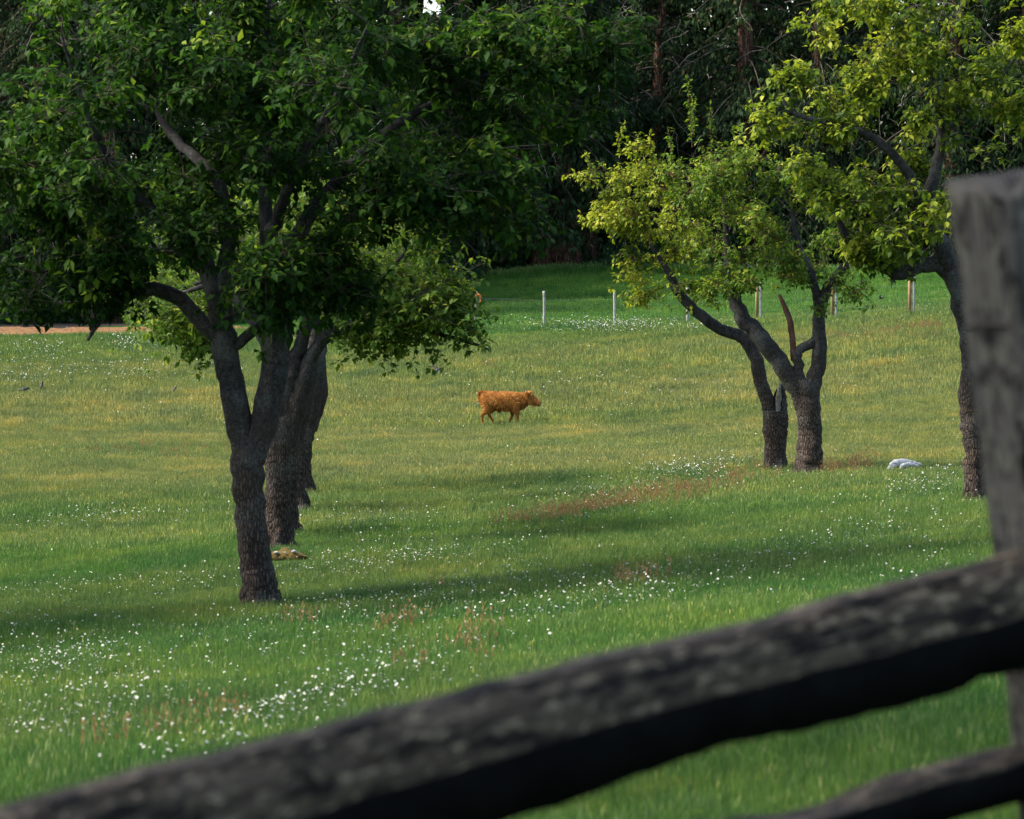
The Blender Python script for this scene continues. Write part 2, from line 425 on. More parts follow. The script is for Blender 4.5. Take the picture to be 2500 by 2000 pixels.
def grass_mat(name, lo, hi, brown, lush, trans=.35):
    m, N, L, b = mat(name)
    g = N.new('ShaderNodeNewGeometry')
    c = meadow_colour(N, L, lo, hi, brown, g.outputs['Position'], lush)
    a = node(N, 'ShaderNodeAttribute', attribute_name='tint')
    r = ramp(N, [(0, (.55, .6, .6)), (.5, (.95, 1, .95)), (.85, (1.35, 1.25, 1.1)), (1, (1.9, 1.55, 1.4))]); L.new(a.outputs['Fac'], r.inputs[0])
    c = mixc(N, L, 1.0, c, r.outputs[0], 'MULTIPLY')
    n3 = node(N, 'ShaderNodeTexNoise', inp={'Scale': 1.0, 'Detail': 5.0, 'Roughness': .65})
    m3 = node(N, 'ShaderNodeMapping'); m3.inputs['Scale'].default_value = (.42, .62, 0); L.new(g.outputs['Position'], m3.inputs[0]); L.new(m3.outputs[0], n3.inputs[0])
    r3 = ramp(N, [(.30, (.48, .60, .74)), (.46, (.82, .90, .94)), (.56, (1.05, 1.02, .95)), (.68, (1.62, 1.24, 1.10))]); L.new(n3.outputs[0], r3.inputs[0])
    c = mixc(N, L, 1.0, c, r3.outputs[0], 'MULTIPLY')
    oi = N.new('ShaderNodeObjectInfo'); r4 = ramp(N, [(0, (.72, .78, .82)), (.5, (1, 1, 1)), (.85, (1.15, 1.1, 1.0)), (1, (1.75, 1.4, 1.2))]); L.new(oi.outputs['Random'], r4.inputs[0])
    c = mixc(N, L, 1.0, c, r4.outputs[0], 'MULTIPLY')
    L.new(c, b.inputs['Base Color']); b.inputs['Roughness'].default_value = .6; b.inputs['Specular IOR Level'].default_value = .15
    t = N.new('ShaderNodeBsdfTranslucent'); L.new(c, t.inputs[0])
    mx = N.new('ShaderNodeMixShader'); mx.inputs[0].default_value = trans
    L.new(b.outputs[0], mx.inputs[1]); L.new(t.outputs[0], mx.inputs[2]); L.new(mx.outputs[0], N['Material Output'].inputs[0])
    return m
M['grass'] = grass_mat('meadow_grass', (.048, .135, .026), (.112, .192, .038), (.190, .208, .062), (.078, .185, .028))
M['seed'] = grass_mat('grass_seed_heads', (.15, .20, .065), (.20, .225, .08), (.25, .235, .09), (.13, .21, .06), trans=.2)
def tufts(count, **kw):
    out = []
    for i in range(count):
        me = blades(**kw); me.materials.append(M['grass']); me.materials.append(M['seed']); out.append(me)
    return out
near_c = src_collection('near_tuft', tufts(5, n=80, rad=.13, h0=.035, h1=.105, w=.0016, seed_frac=.05))
mid_c = src_collection('mid_tuft', tufts(5, n=72, rad=.18, h0=.045, h1=.115, w=.0024, seed_frac=.12))
far_c = src_collection('far_tuft', tufts(5, n=60, rad=.30, h0=.06, h1=.15, w=.0045, seed_frac=.10))
def field(d0, d1, dens, margin):
    d = np.sqrt(rng.uniform(d0 ** 2, d1 ** 2, int(dens * .172 * margin * (d1 ** 2 - d0 ** 2))))
    x = rng.uniform(-.172, .172, len(d)) * margin * d
    return x, d
def grass_zone(name, d0, d1, dens, coll, label, s0=.7, s1=1.35, margin=1.35, keep=None):
    x, y = field(d0, d1, dens, margin)
    ok = y < wood_edge(x) + .8
    if keep is not None: ok &= keep(x, y)
    # taller, lusher drifts and thin spots
    x, y = x[ok], y[ok]
    ln = .5 + .5 * np.sin(x * .55 + 1.7 * np.sin(y * .21)) * np.sin(y * .43 + 1.3 * np.sin(x * .31))
    s = rng.uniform(s0, s1, len(x)) * (.8 + .45 * ln)
    rot = np.stack([rng.normal(0, .10, len(x)), rng.normal(0, .10, len(x)), rng.uniform(0, 6.283, len(x))], -1)
    return scatter(name, np.stack([x, y, ground(x, y)], -1), rot, s, rng.integers(0, 5, len(x)), coll, label, 'grass')
_cl = [(base_px(704, 1366), .30), (base_px(690, 1372), .25), (base_px(725, 1370), .25), (base_px(2205, 1150), .42)]
def clear(x, y):
    ok = np.ones(len(x), bool)
    for c, r_ in _cl: ok &= ((x - c.x) ** 2 + ((y - c.y + .15) * .6) ** 2) > r_ ** 2
    return ok
nomulch = lambda x, y: ~((x < -8.6) & (y > np.interp(x, [-32, -17, -12, -8.6], [101.2, 101.2, 102.6, 106.5])))
grass_zone('meadow_grass', 5.0, 20, 95, near_c, 'short green meadow grass close behind the rail fence', margin=2.8)
grass_zone('meadow_grass', 20, 40, 66, near_c, 'green meadow grass around the leaning orchard trunk', .7, 1.2, 2.0, keep=clear)
grass_zone('meadow_grass', 40, 74, 36, mid_c, 'seeding olive green grass around the walking calf', margin=1.55, keep=clear)
grass_zone('meadow_grass', 74, 140, 15, far_c, 'grass of the far meadow on both sides of the wire fence', margin=1.3, keep=nomulch)
x = rng.uniform(-9, 26, 9000); y = wood_edge(x) + rng.normal(-.2, .5, 9000)
tall_c = src_collection('tall_tuft', tufts(4, n=40, rad=.25, h0=.15, h1=.5, w=.008, seed_frac=.05))
scatter('tall_grass', np.stack([x, y, ground(x, y)], -1), np.stack([rng.normal(0, .1, 9000), rng.normal(0, .1, 9000), rng.uniform(0, 6, 9000)], -1), rng.uniform(.35, 1.0, 9000), rng.integers(0, 4, 9000), tall_c,
        'fringe of taller bright grass along the foot of the dark wood', 'grass')

# ------------------------------------------------------------------ daisies and sorrel
M['petal'] = flat_mat('daisy_petal', (.46, .46, .42), .7)
M['daisy_eye'] = flat_mat('daisy_eye', (.55, .38, .04), .7)
M['stem'] = flat_mat('daisy_stem', (.05, .10, .02), .6)
def daisy_mesh(h, rad, tilt):
    V, F, Mi = [], [], []
    n = 10; t = Matrix.Translation((0, 0, h)) @ Matrix.Rotation(tilt, 4, 'X')
    for i in range(n):
        a = 6.283 * i / n
        for (aa, rr, zz) in ((a - .10, .22, .1), (a + .10, .22, .1), (a + .27, .8, .0), (a, 1.02, -.10), (a - .27, .8, .0)):
            V.append(t @ Vector((math.cos(aa) * rad * rr, math.sin(aa) * rad * rr, zz * rad)))
        k = len(V) - 5; F += [(k, k+1, k+2), (k, k+2, k+4), (k+2, k+3, k+4)]; Mi += [0, 0, 0]
    k = len(V); V.append(t @ Vector((0, 0, .2 * rad)))
    for i in range(6):
        a = 6.283 * i / 6; V.append(t @ Vector((math.cos(a) * rad * .28, math.sin(a) * rad * .28, .11 * rad)))
    for i in range(6): F.append((k, k + 1 + i, k + 1 + (i + 1) % 6)); Mi.append(1)
    k = len(V); w = .0016
    for z in (0, h):
        for i in range(3): V.append(Vector((math.cos(i * 2.094) * w, math.sin(i * 2.094) * w, z)))
    for i in range(3):
        j = (i + 1) % 3; F += [(k + i, k + j, k + 3 + j), (k + i, k + 3 + j, k + 3 + i)]; Mi += [2, 2]
    me = np_mesh('daisy', np.array([tuple(v) for v in V]), np.array(F), False, None, Mi)
    for q in ('petal', 'daisy_eye', 'stem'): me.materials.append(M[q])
    return me
daisy_me = [daisy_mesh(.11 + .013 * i, .0062 + .0008 * (i * 5 % 4), .1 + .2 * i) for i in range(6)]
# patches seen in the photograph: centre x, y, half width, half height (photo pixels), tilt, number of flowers
patches = [(950, 1390, 280, 28, -.10, 330), (1000, 1480, 420, 40, -.12, 230), (1450, 1490, 260, 35, -.1, 190), (800, 1745, 330, 45, -.25, 230), (180, 1640, 190, 60, -.1, 260),
           (220, 1770, 260, 70, -.2, 180), (1000, 1590, 420, 70, -.15, 160), (1700, 1420, 380, 60, -.15, 230), (2100, 1330, 320, 60, -.2, 210), (2260, 1200, 120, 35, -.2, 170),
           (1680, 1165, 130, 16, -.1, 260), (1560, 1215, 320, 30, -.1, 200), (2250, 1420, 180, 70, -.25, 60), (250, 1285, 260, 18, -.06, 170), (430, 1450, 300, 26, -.08, 120), (120, 1460, 160, 20, -.08, 60),
           (1300, 1300, 360, 40, -.1, 150), (1480, 815, 110, 12, 0, 320), (1400, 812, 260, 12, 0, 160), (90, 880, 110, 30, 0, 170), (330, 858, 70, 16, 0, 160), (300, 925, 200, 22, 0, 170), (60, 940, 110, 16, 0, 120),
           (1620, 818, 180, 10, 0, 120), (900, 1290, 200, 26, -.06, 110), (1500, 960, 500, 40, 0, 110), (700, 1560, 500, 70, -.15, 130), (60, 1560, 160, 60, -.1, 70), (500, 1880, 200, 40, -.26, 30), (1100, 1000, 1000, 120, 0, 200), (1250, 1330, 1000, 160, -.1, 190)]
PX, PY = [], []
for (x, y, rx, ry, sl, n) in patches:
    n = int(n * 1.8)
    dx = rng.normal(0, .55, n) * rx; PX.append(x + dx); PY.append(y + dx * sl + rng.normal(0, .6, n) * ry)
PX = np.concatenate(PX); PY = np.concatenate(PY)
H = hit(PX, PY); ok = ~np.isnan(H[:, 0]) & (H[:, 1] < 128) & (PX > -120) & (PX < 2620); H = H[ok]; PX = PX[ok]; PY = PY[ok]
order = np.argsort(H[:, 1])
inv = [k for k in order if 0 < PX[k] < 2300 and PY[k] < 1960 - PX[k] * .25 - 12]
near_ids = inv[:300]
for k in near_ids:
    o = bpy.data.objects.new('daisy', daisy_me[random.randrange(6)])
    o.location = H[k]; s = random.uniform(.6, 1.4); o.scale = (s, s, min(s, 1.1) * random.uniform(.85, 1.15)); o.rotation_euler = (0, 0, random.uniform(0, 6.28))
    COL.objects.link(o)
    tag(o, 'white daisy in bloom in the grass just beyond the rail fence', 'daisy', 'daisies in the near grass')
rest = np.array(sorted(set(range(len(H))) - set(near_ids)))
n = len(rest)
scatter('daisies', H[rest], np.stack([np.zeros(n), np.zeros(n), rng.uniform(0, 6.28, n)], -1), rng.uniform(.7, 1.4, n) * (1 + np.clip((H[rest][:, 1] - 35) / 60, 0, 1) * 1.1), rng.integers(0, 6, n),
        src_collection('far_daisy', daisy_me), 'drifts of small white daisies scattered through the farther meadow grass', 'daisies')
M['sorrel'] = foliage('sorrel_heads', [(0, (.11, .075, .03)), (.6, (.22, .125, .058)), (1, (.32, .19, .09))], trans=.2)
def sorrel_mesh():
    V, F, T, k = [], [], [], 0
    for i in range(12):
        x, y = random.uniform(-.12, .12), random.uniform(-.12, .12); h = random.uniform(.14, .26); t = random.random(); bx, by = random.uniform(-.04, .04), random.uniform(-.04, .04)
        V += [(x - .0015, y, 0), (x + .0015, y, 0), (x + bx, y + by, h)]; F.append((k, k + 1, k + 2)); T += [t * .5] * 3; k += 3
        for j in range(7):
            f = random.uniform(.5, 1.0); a = random.uniform(0, 6.28); c, s = math.cos(a) * .012, math.sin(a) * .012
            px, py, pz = x + bx * f, y + by * f, h * f
            V += [(px, py, pz - .012), (px + c, py + s, pz + .004), (px + c * .4, py + s * .4, pz + .016)]; F.append((k, k + 1, k + 2)); T += [random.uniform(.3, 1)] * 3; k += 3
    me = np_mesh('sorrel', np.array(V), np.array(F), False, {'tint': T}); me.materials.append(M['sorrel'])
    return me
sp_ = [(1700, 1205, 220, 20, -.16, 170), (1500, 1245, 150, 14, -.16, 80), (2080, 1150, 80, 12, -.1, 80), (1360, 1270, 120, 10, -.12, 70), (1560, 1430, 70, 22, -.1, 16), (250, 1835, 220, 30, -.2, 8), (2250, 805, 80, 4, -.1, 70), (2200, 822, 120, 6, 0, 40),
       (2060, 830, 120, 8, 0, 30), (480, 1110, 300, 14, 0, 70), (1300, 905, 300, 8, 0, 60), (80, 1820, 60, 20, -.2, 2), (1050, 1560, 300, 60, 0, 30)]
sp_ = [(a, b_, c * 1.25, d * 1.3, e, int(f * .38)) for a, b_, c, d, e, f in sp_]
QX, QY = [], []
for (x, y, rx, ry, sl, n) in sp_:
    dx = rng.normal(0, .5, n) * rx; QX.append(x + dx); QY.append(y + dx * sl + rng.normal(0, .55, n) * ry)
Hs = hit(np.concatenate(QX), np.concatenate(QY)); Hs = Hs[~np.isnan(Hs[:, 0])]; n = len(Hs)
scatter('sorrel', Hs, np.stack([np.zeros(n), np.zeros(n), rng.uniform(0, 6.28, n)], -1), rng.uniform(.7, 1.3, n), rng.integers(0, 3, n), src_collection('sorrel_plant', [sorrel_mesh() for i in range(3)]),
        'rusty red sorrel seed heads in streaks through the grass', 'sorrel')

# ------------------------------------------------------------------ orchard trees
LEAF = np.array([(0, 0, 0), (-.27, .46, .07), (0, .5, -.03), (.27, .46, .07), (0, 1, -.14)])
LEAF_F = np.array([(0, 2, 1), (0, 3, 2), (1, 2, 4), (2, 3, 4)])
leaf_shared = {}
def leaf_mesh(mkey, t):
    if (mkey, t) not in leaf_shared:
        me = np_mesh('leaf', LEAF, LEAF_F, False, {'tint': [t / 7.0] * 5}); me.materials.append(M[mkey]); leaf_shared[(mkey, t)] = me
    return leaf_shared[(mkey, t)]
class Tree:
    def __init__(s, name, label, base, group=None, cat='tree'):
        s.base = np.array(base); s.d = float(base[1])
        s.root = empty(name, base); tag(s.root, label, cat, group)
        s.P, s.Dr, s.Rr = [], [], []        # skeleton nodes
        s.tw = MB()
    def px(s, q): return np.array(at(q[0], q[1], s.d + (q[2] if len(q) > 2 else 0)))
    def limb(s, name, pts, r, mkey, sides=14, step=.10, flare=0.0, world=False, jit=.012, lump=.12):
        Q = np.array(pts, float) if world else np.array([s.px(p) for p in pts])
        C = catmull(Q, step)
        rr = np.interp(np.linspace(0, 1, len(C)), np.linspace(0, 1, len(r)), r)
        C[1:-1] += rng.normal(0, jit, (len(C) - 2, 3)) * np.minimum(1, rr[1:-1, None] / .1)
        if flare:
            h = np.maximum(0, C[:, 2] - s.base[2]); rr = rr * (1 + 1.8 * flare * np.exp(-h / .14))
        ph = rng.uniform(0, 6.28, 6); L_ = len(C) * step
        def lf(t, a): return 1 + lump * (.5 * np.sin(2 * a + ph[0] + 1.1 * t * L_) + .4 * np.sin(3 * a + ph[1] - 1.7 * t * L_) + .3 * np.sin(5 * a + ph[2] + 4 * t * L_) + .35 * np.sin(3.3 * t * L_ + ph[3])) + (np.exp(-np.maximum(0, t * L_ - .25) / .10) * flare * 1.4 * np.sin(5 * a + ph[4]) if flare else 0)
        mb = MB(); mb.add(*tube(C, rr, sides, .035, True, lf))
        o = link(name, mb.mesh(name, s.base), s.root, (M[mkey],))
        T = unit(np.gradient(C, axis=0))
        k = len(C) // 3 if flare else 1
        s.P.append(C[k:]); s.Dr.append(T[k:]); s.Rr.append(rr[k:])
        return o
    def crown(s, blobs, n_clump, spurs, leaves, size, mkey, sig=.22, tmean=.45, hero=0, twig='twig', shoots=(), squash=.75, tgrad=0.0, droop=.45, per_bough=5.0, pull=.45):
        w = np.array([b[6] for b in blobs], float); w /= w.sum()
        ch = rng.choice(len(blobs), n_clump, p=w)
        u = unit(rng.normal(size=(n_clump, 3))) * (rng.uniform(.05, 1, n_clump) ** .42)[:, None]
        C = np.zeros((n_clump, 3)); sc = s.d / FPX
        for i, c in enumerate(ch):
            bx, by, rx, ry, off, rz, _ = blobs[c]
            C[i] = s.px((bx, by, off)) + u[i] * np.array([rx * sc, rz, ry * sc])
        # gather the clumps into boughs so that gaps open between them
        nb = max(3, int(n_clump / per_bough)); hb = C[rng.choice(n_clump, nb, replace=False)]
        near = np.array([np.argmin(((hb - c) ** 2).sum(1)) for c in C]); C = C + (hb[near] - C) * pull
        P = np.concatenate(s.P); D = np.concatenate(s.Dr); Rr = np.concatenate(s.Rr)
        dist = np.array([np.min(((P - c) ** 2).sum(1)) for c in C])
        for i in np.argsort(dist):
            c = C[i]; v = c - P; ln = np.linalg.norm(v, axis=1) + 1e-6
            cost = ln * (1 + .35 * (1 - (v * D).sum(1) / ln)) + .25 * np.maximum(0, -v[:, 2])
            k = int(np.argmin(cost)); L_ = ln[k]
            if L_ < .05: continue
            p0 = P[k]; dm = unit(D[k] * .8 + v[k] / L_ + rng.normal(0, .25, 3))
            p1 = p0 + dm * L_ * .38; p2 = c - unit(v[k] / L_ + np.array([0, 0, .55]) + rng.normal(0, .2, 3)) * L_ * .3
            n = max(3, int(L_ / .16) + 2); t = np.linspace(0, 1, n)[:, None]
            B = (1-t)**3 * p0 + 3*(1-t)**2*t * p1 + 3*(1-t)*t*t * p2 + t**3 * c
            B[1:-1] += rng.normal(0, .018, (n - 2, 3))
            r0 = min(Rr[k] * .7, .007 + .013 * L_); rr = np.linspace(r0, .0045, n)
            s.tw.add(*tube(B, rr, 5 if r0 > .015 else 4, .08, False))
            P = np.vstack([P, B[1:]]); D = np.vstack([D, unit(np.gradient(B, axis=0))[1:]]); Rr = np.concatenate([Rr, rr[1:]])
        # spurs round each clump
        m = n_clump * spurs
        ci = np.repeat(np.arange(n_clump), spurs)
        S = C[ci] + rng.normal(size=(m, 3)) * sig * np.array([1, 1, squash]) * rng.uniform(.6, 1.3, n_clump)[ci][:, None]
        S0 = C[ci] + (S - C[ci]) * .12
        # twig prisms
        ax = unit(S - S0); s1 = unit(np.cross(ax, rng.normal(size=(m, 3)))); s2 = np.cross(ax, s1)
        V = []
        for (pp, r_) in ((S0, .0035), (S, .0018)):
            for a in (0, 2.094, 4.189): V.append(pp + r_ * (math.cos(a) * s1 + math.sin(a) * s2))
        V = np.stack(V, 1).reshape(-1, 3); o6 = np.arange(m)[:, None] * 6
        s.tw.add(V, None, np.concatenate([o6 + np.array([j, (j+1) % 3, 3 + (j+1) % 3, 3 + j]) for j in range(3)]))
        # leaves
        q = m * leaves; si = np.repeat(np.arange(m), leaves)
        out = unit(S[si] - C[ci[si]])
        base = S0[si] + (S[si] - S0[si]) * rng.uniform(.35, 1.05, q)[:, None]
        axis = unit(unit(S - C[ci]) * .8 + np.array([0, 0, .75]) + rng.normal(0, .35, (m, 3)))[si]
        base = S[si] - axis * rng.uniform(0, .05, q)[:, None]
        rad_ = unit(np.cross(axis, rng.normal(size=(q, 3))))
        tdir = rad_ + axis * rng.uniform(-.2, .6, q)[:, None] + np.array([0, 0, -droop]) + rng.normal(0, .2, (q, 3))
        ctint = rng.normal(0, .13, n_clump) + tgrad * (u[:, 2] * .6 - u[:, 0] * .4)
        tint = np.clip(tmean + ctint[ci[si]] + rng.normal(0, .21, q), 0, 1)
        if len(shoots):
            bs, ts, tt = [], [], []
            for (x0, y0, x1, y1, off, nl) in shoots:
                a, b_ = s.px((x0, y0, off)), s.px((x1, y1, off + rng.uniform(-.2, .2)))
                f = np.linspace(0, 1, 8)[:, None]; line = a + (b_ - a) * f + np.sin(f * 3) * rng.normal(0, .04, 3)
                s.tw.add(*tube(line, np.linspace(.008, .003, 8), 4, 0, False))
                g = rng.uniform(.05, 1, nl); bs.append(np.stack([np.interp(g, f[:, 0], line[:, k]) for k in range(3)], -1))
                ts.append(rng.normal(size=(nl, 3)) * .7 + np.array([0, 0, -.1])); tt.append(np.clip(tmean + .1 + rng.normal(0, .2, nl), 0, 1))
            base = np.vstack([base] + bs); tdir = np.vstack([tdir] + ts); tint = np.concatenate([tint] + tt); q = len(base)
        tdir = unit(tdir)
        nrm = np.array([0, 0, 1.0]) + rng.normal(size=(q, 3)) * .38
        nrm[:len(axis)] += axis * .5
        nrm = unit(nrm - tdir * (nrm * tdir).sum(1)[:, None]); side = np.cross(tdir, nrm)
        ls = size * rng.uniform(.45, 1.22, q)
        base = base + tdir * (ls * .25)[:, None]
        Bm = np.stack([side, tdir, nrm], -1)                     # columns
        pick = np.zeros(q, bool)
        if hero:
            cen = base + tdir * (ls * .5)[:, None]
            X, Y = project(cen); inside = (X > 10) & (X < 2490) & (Y > 10)
            view = unit(cen - np.array([0, 0, CZ]))
            facing = np.abs((nrm * view).sum(1)) * ls / size
            score = facing - .35 * (cen[:, 1] - cen[:, 1].min()) / 2.0; score[~inside] = -9
            pick[np.argsort(-score)[:hero]] = True
        W = base[:, None] + (Bm @ (LEAF.T[None] * ls[:, None, None])).transpose(0, 2, 1)
        keep = ~pick; K = int(keep.sum())
        me = np_mesh('crown', W[keep].reshape(-1, 3) - s.base, (np.arange(K)[:, None, None] * 5 + LEAF_F).reshape(-1, 3), False, {'tint': np.repeat(tint[keep], 5)})
        cr = link('crown', me, s.root, (M[mkey],)); cr['kind'] = 'stuff'
        for i in np.nonzero(pick)[0]:
            o = bpy.data.objects.new('leaf', leaf_mesh(mkey, int(round(tint[i] * 7))))
            B4 = Matrix([[*(Bm[i, r] * ls[i]), base[i, r] - s.base[r]] for r in range(3)] + [[0, 0, 0, 1]])
            o.matrix_local = B4; COL.objects.link(o); o.parent = cr; o.matrix_local = B4
        tw = link('twigs', s.tw.mesh('twigs', s.base), s.root, (M[twig],)); tw['kind'] = 'stuff'
        return cr

# 1. front left tree, leaning trunk with a fork
b0 = base_px(636, 1484)
t1 = Tree('orchard_tree', 'big dark green pear tree with leaning plated trunk forking low, next to the daisies', b0, 'orchard trees')
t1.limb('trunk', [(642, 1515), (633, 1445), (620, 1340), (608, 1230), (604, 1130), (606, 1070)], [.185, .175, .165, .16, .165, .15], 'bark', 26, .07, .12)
t1.limb('limb', [(606, 1170), (598, 1110), (585, 1050), (566, 960), (553, 880), (545, 820), (540, 780)], [.06, .115, .14, .135, .135, .145, .11], 'limb', 18)
t1.limb('limb', [(606, 1190), (618, 1120), (638, 1050), (652, 980), (664, 900), (668, 840), (664, 740), (655, 620)], [.06, .125, .145, .14, .145, .145, .11, .08], 'limb', 18)
t1.limb('limb', [(560, 850), (585, 838), (610, 815), (635, 800)], [.05, .055, .055, .05], 'limb', 10)
t1.limb('limb', [(545, 830), (504, 796), (440, 733), (377, 705), (325, 712), (278, 748), (240, 785, -.3), (215, 830, -.5)], [.1, .085, .08, .075, .07, .06, .04, .015], 'limb', 12)
t1.limb('limb', [(545, 800), (515, 690), (485, 600), (430, 555), (350, 500), (260, 380, -.5), (200, 240, -.8), (150, 90, -1)], [.12, .10, .085, .07, .05, .035, .025, .012], 'limb', 12)
t1.limb('limb', [(540, 790), (520, 700), (470, 640), (400, 610), (320, 620), (230, 640), (120, 660)], [.08, .07, .06, .055, .05, .04, .02], 'limb', 10)
t1.limb('limb', [(548, 790), (545, 680), (560, 560), (520, 430), (420, 330, .6), (365, 200, .8), (360, 40, 1)], [.1, .08, .07, .055, .04, .03, .02], 'limb', 12)
t1.limb('limb', [(655, 640), (650, 500), (652, 350), (640, 230), (650, 80), (660, -60)], [.09, .07, .055, .04, .03, .02], 'limb', 12)
t1.limb('limb', [(665, 760), (740, 640, -.5), (850, 540, -.8), (980, 470, -1), (1120, 430, -1.1), (1260, 420, -1)], [.1, .08, .06, .045, .03, .015], 'limb', 12)
t1.limb('limb', [(660, 680), (760, 520, .4), (900, 360, .6), (1060, 250, .7), (1240, 160, .6), (1420, 90, .4)], [.1, .075, .055, .04, .03, .015], 'limb', 12)
t1.limb('limb', [(655, 600), (720, 420, -.6), (820, 240, -1), (900, 60, -1.2)], [.08, .055, .035, .02], 'limb', 10)
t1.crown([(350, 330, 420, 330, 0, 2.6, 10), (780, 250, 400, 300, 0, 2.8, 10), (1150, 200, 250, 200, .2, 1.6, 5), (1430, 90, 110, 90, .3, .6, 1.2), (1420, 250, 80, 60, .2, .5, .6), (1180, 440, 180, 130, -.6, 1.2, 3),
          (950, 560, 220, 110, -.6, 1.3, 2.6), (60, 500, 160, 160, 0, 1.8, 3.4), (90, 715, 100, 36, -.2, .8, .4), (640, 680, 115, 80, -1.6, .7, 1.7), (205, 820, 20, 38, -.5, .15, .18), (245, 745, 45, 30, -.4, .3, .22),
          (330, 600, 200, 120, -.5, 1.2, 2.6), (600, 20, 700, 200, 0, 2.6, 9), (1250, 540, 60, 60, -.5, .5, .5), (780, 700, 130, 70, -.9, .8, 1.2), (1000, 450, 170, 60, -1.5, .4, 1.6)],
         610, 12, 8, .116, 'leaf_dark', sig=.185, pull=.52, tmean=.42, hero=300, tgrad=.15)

# 2-5. the row behind it
def row_tree(px, py, label, trunk, limbs, blobs, n, leaf, **kw):
    b = base_px(px, py); t = Tree('orchard_tree', label, b, 'orchard trees')
    t.limb('trunk', trunk[0], trunk[1], 'bark', 22, .08, .18)
    for p, r in limbs: t.limb('limb', p, r, 'limb', 12)
    t.crown(blobs, n, 11, 7, leaf, kw.pop('mkey', 'leaf_dark'), **kw)
    return t
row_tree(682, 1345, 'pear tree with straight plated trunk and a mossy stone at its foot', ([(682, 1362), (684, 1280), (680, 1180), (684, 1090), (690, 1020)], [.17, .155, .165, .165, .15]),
         [([(684, 1130), (680, 1075), (672, 1000), (676, 900), (690, 800), (680, 640), (640, 480)], [.06, .12, .12, .12, .1, .08, .05]),
          ([(684, 1140), (698, 1075), (720, 1000), (742, 920), (770, 850), (830, 805), (900, 785), (940, 765), (985, 785), (1060, 812), (1130, 832), (1165, 842), (1195, 855)], [.06, .13, .14, .14, .12, .09, .08, .07, .05, .04, .03, .025, .012]),
          ([(690, 1060), (705, 960), (735, 830), (800, 720), (900, 700), (950, 660), (985, 620)], [.1, .11, .1, .085, .06, .045, .02]),
          ([(672, 880), (600, 760), (520, 700), (430, 720)], [.08, .06, .045, .02])],
         [(1000, 710, 120, 75, 0, 1.2, 3), (900, 785, 110, 35, -.2, .8, 1.5), (1125, 808, 40, 14, 0, .3, .3), (1172, 838, 26, 10, 0, .2, .25), (1080, 680, 40, 80, 0, .5, 1), (750, 560, 320, 160, 0, 2, 4), (420, 745, 100, 50, .3, .8, 1.1), (1000, 835, 80, 14, 0, .3, .35)],
         200, .105, mkey='leaf_mid', tmean=.52, hero=60)
row_tree(702, 1312, 'pear tree standing right behind the one with the mossy stone', ([(701, 1326), (704, 1240), (708, 1150), (714, 1060)], [.17, .14, .14, .15]),
         [([(716, 1090), (735, 1000), (752, 920), (770, 800), (760, 640)], [.12, .12, .11, .09, .05]), ([(712, 1080), (690, 960), (640, 820), (560, 700), (460, 700), (400, 770)], [.1, .09, .08, .06, .04, .015])],
         [(440, 780, 90, 50, 0, .8, 1.6), (370, 725, 80, 50, 0, .8, 1.4), (800, 600, 280, 150, 0, 1.8, 2.5), (460, 915, 14, 18, 0, .12, .2), (490, 870, 24, 24, 0, .2, .3)], 90, .105, mkey='leaf_mid', tmean=.52)
row_tree(728, 1250, 'fourth pear tree of the receding row, brown plated trunk mostly hidden', ([(727, 1264), (728, 1180), (734, 1090), (742, 1040)], [.16, .14, .15, .16]),
         [([(744, 1060), (762, 980), (775, 900), (790, 800), (820, 650)], [.13, .13, .12, .1, .05]), ([(740, 1060), (720, 940), (640, 760), (500, 640)], [.1, .09, .07, .03])],
         [(900, 640, 180, 130, 0, 1.8, 2), (450, 650, 150, 110, 0, 1.6, 1.4), (860, 860, 60, 24, 0, .4, .4)], 80, .105, mkey='leaf_mid', tmean=.5)
row_tree(744, 1206, 'last pear tree of the receding row with flaring trunk foot', ([(744, 1220), (742, 1150), (744, 1080), (754, 1020)], [.15, .13, .135, .14]),
         [([(756, 1050), (775, 990), (782, 940), (776, 860), (790, 720)], [.13, .14, .13, .1, .06])],
         [(800, 560, 260, 180, 0, 2.2, 2), (600, 520, 260, 150, 0, 2.0, 2)], 90, .105, mkey='leaf_mid', tmean=.4)
# mossy stone at the second tree's foot
M['moss'] = flat_mat('mossy_stone', (.11, .072, .010), .95, (26, (.025, .02, .010)))
M['lichen_spot'] = flat_mat('lichen_spot', (.26, .26, .24), .9)
p = base_px(702, 1366)
bm = bmesh.new(); bmesh.ops.create_icosphere(bm, subdivisions=3, radius=1)
for v in bm.verts:
    q = v.co.copy(); f = 1 + .16 * math.sin(5 * q.x + 2) * math.sin(4 * q.y + 1) + .10 * math.sin(9 * q.z + 7 * q.x)
    v.co = Vector((q.x * .25 * f, q.y * .17 * f, (q.z * .10 * f + .03) * (1.0 - .35 * max(0, q.x))))
me = bpy.data.meshes.new('mossy_stone'); bm.to_mesh(me); bm.free()
for f in me.polygons: f.use_smooth = True
st = link('mossy_stone', me, None, (M['moss'],)); st.location = p; tag(st, 'low golden mossy stone with white lichen at the pear trunk foot', 'stone')
for (dx, dz, r_) in ((-.13, .10, .03), (.09, .115, .034), (-.08, .045, .03), (-.02, .10, .018)):
    bm = bmesh.new(); bmesh.ops.create_icosphere(bm, subdivisions=2, radius=1)
    for v in bm.verts:
        k = 1 + .25 * math.sin(7 * v.co.x + dx * 50) * math.sin(6 * v.co.z); v.co = Vector((v.co.x * r_ * k, v.co.y * r_ * .7, v.co.z * r_ * .6 * k))
    me = bpy.data.meshes.new('lichen_patch'); bm.to_mesh(me); bm.free()
    o = link('lichen_patch', me, st, (M['lichen_spot'],)); o.location = (dx, -.125, dz)

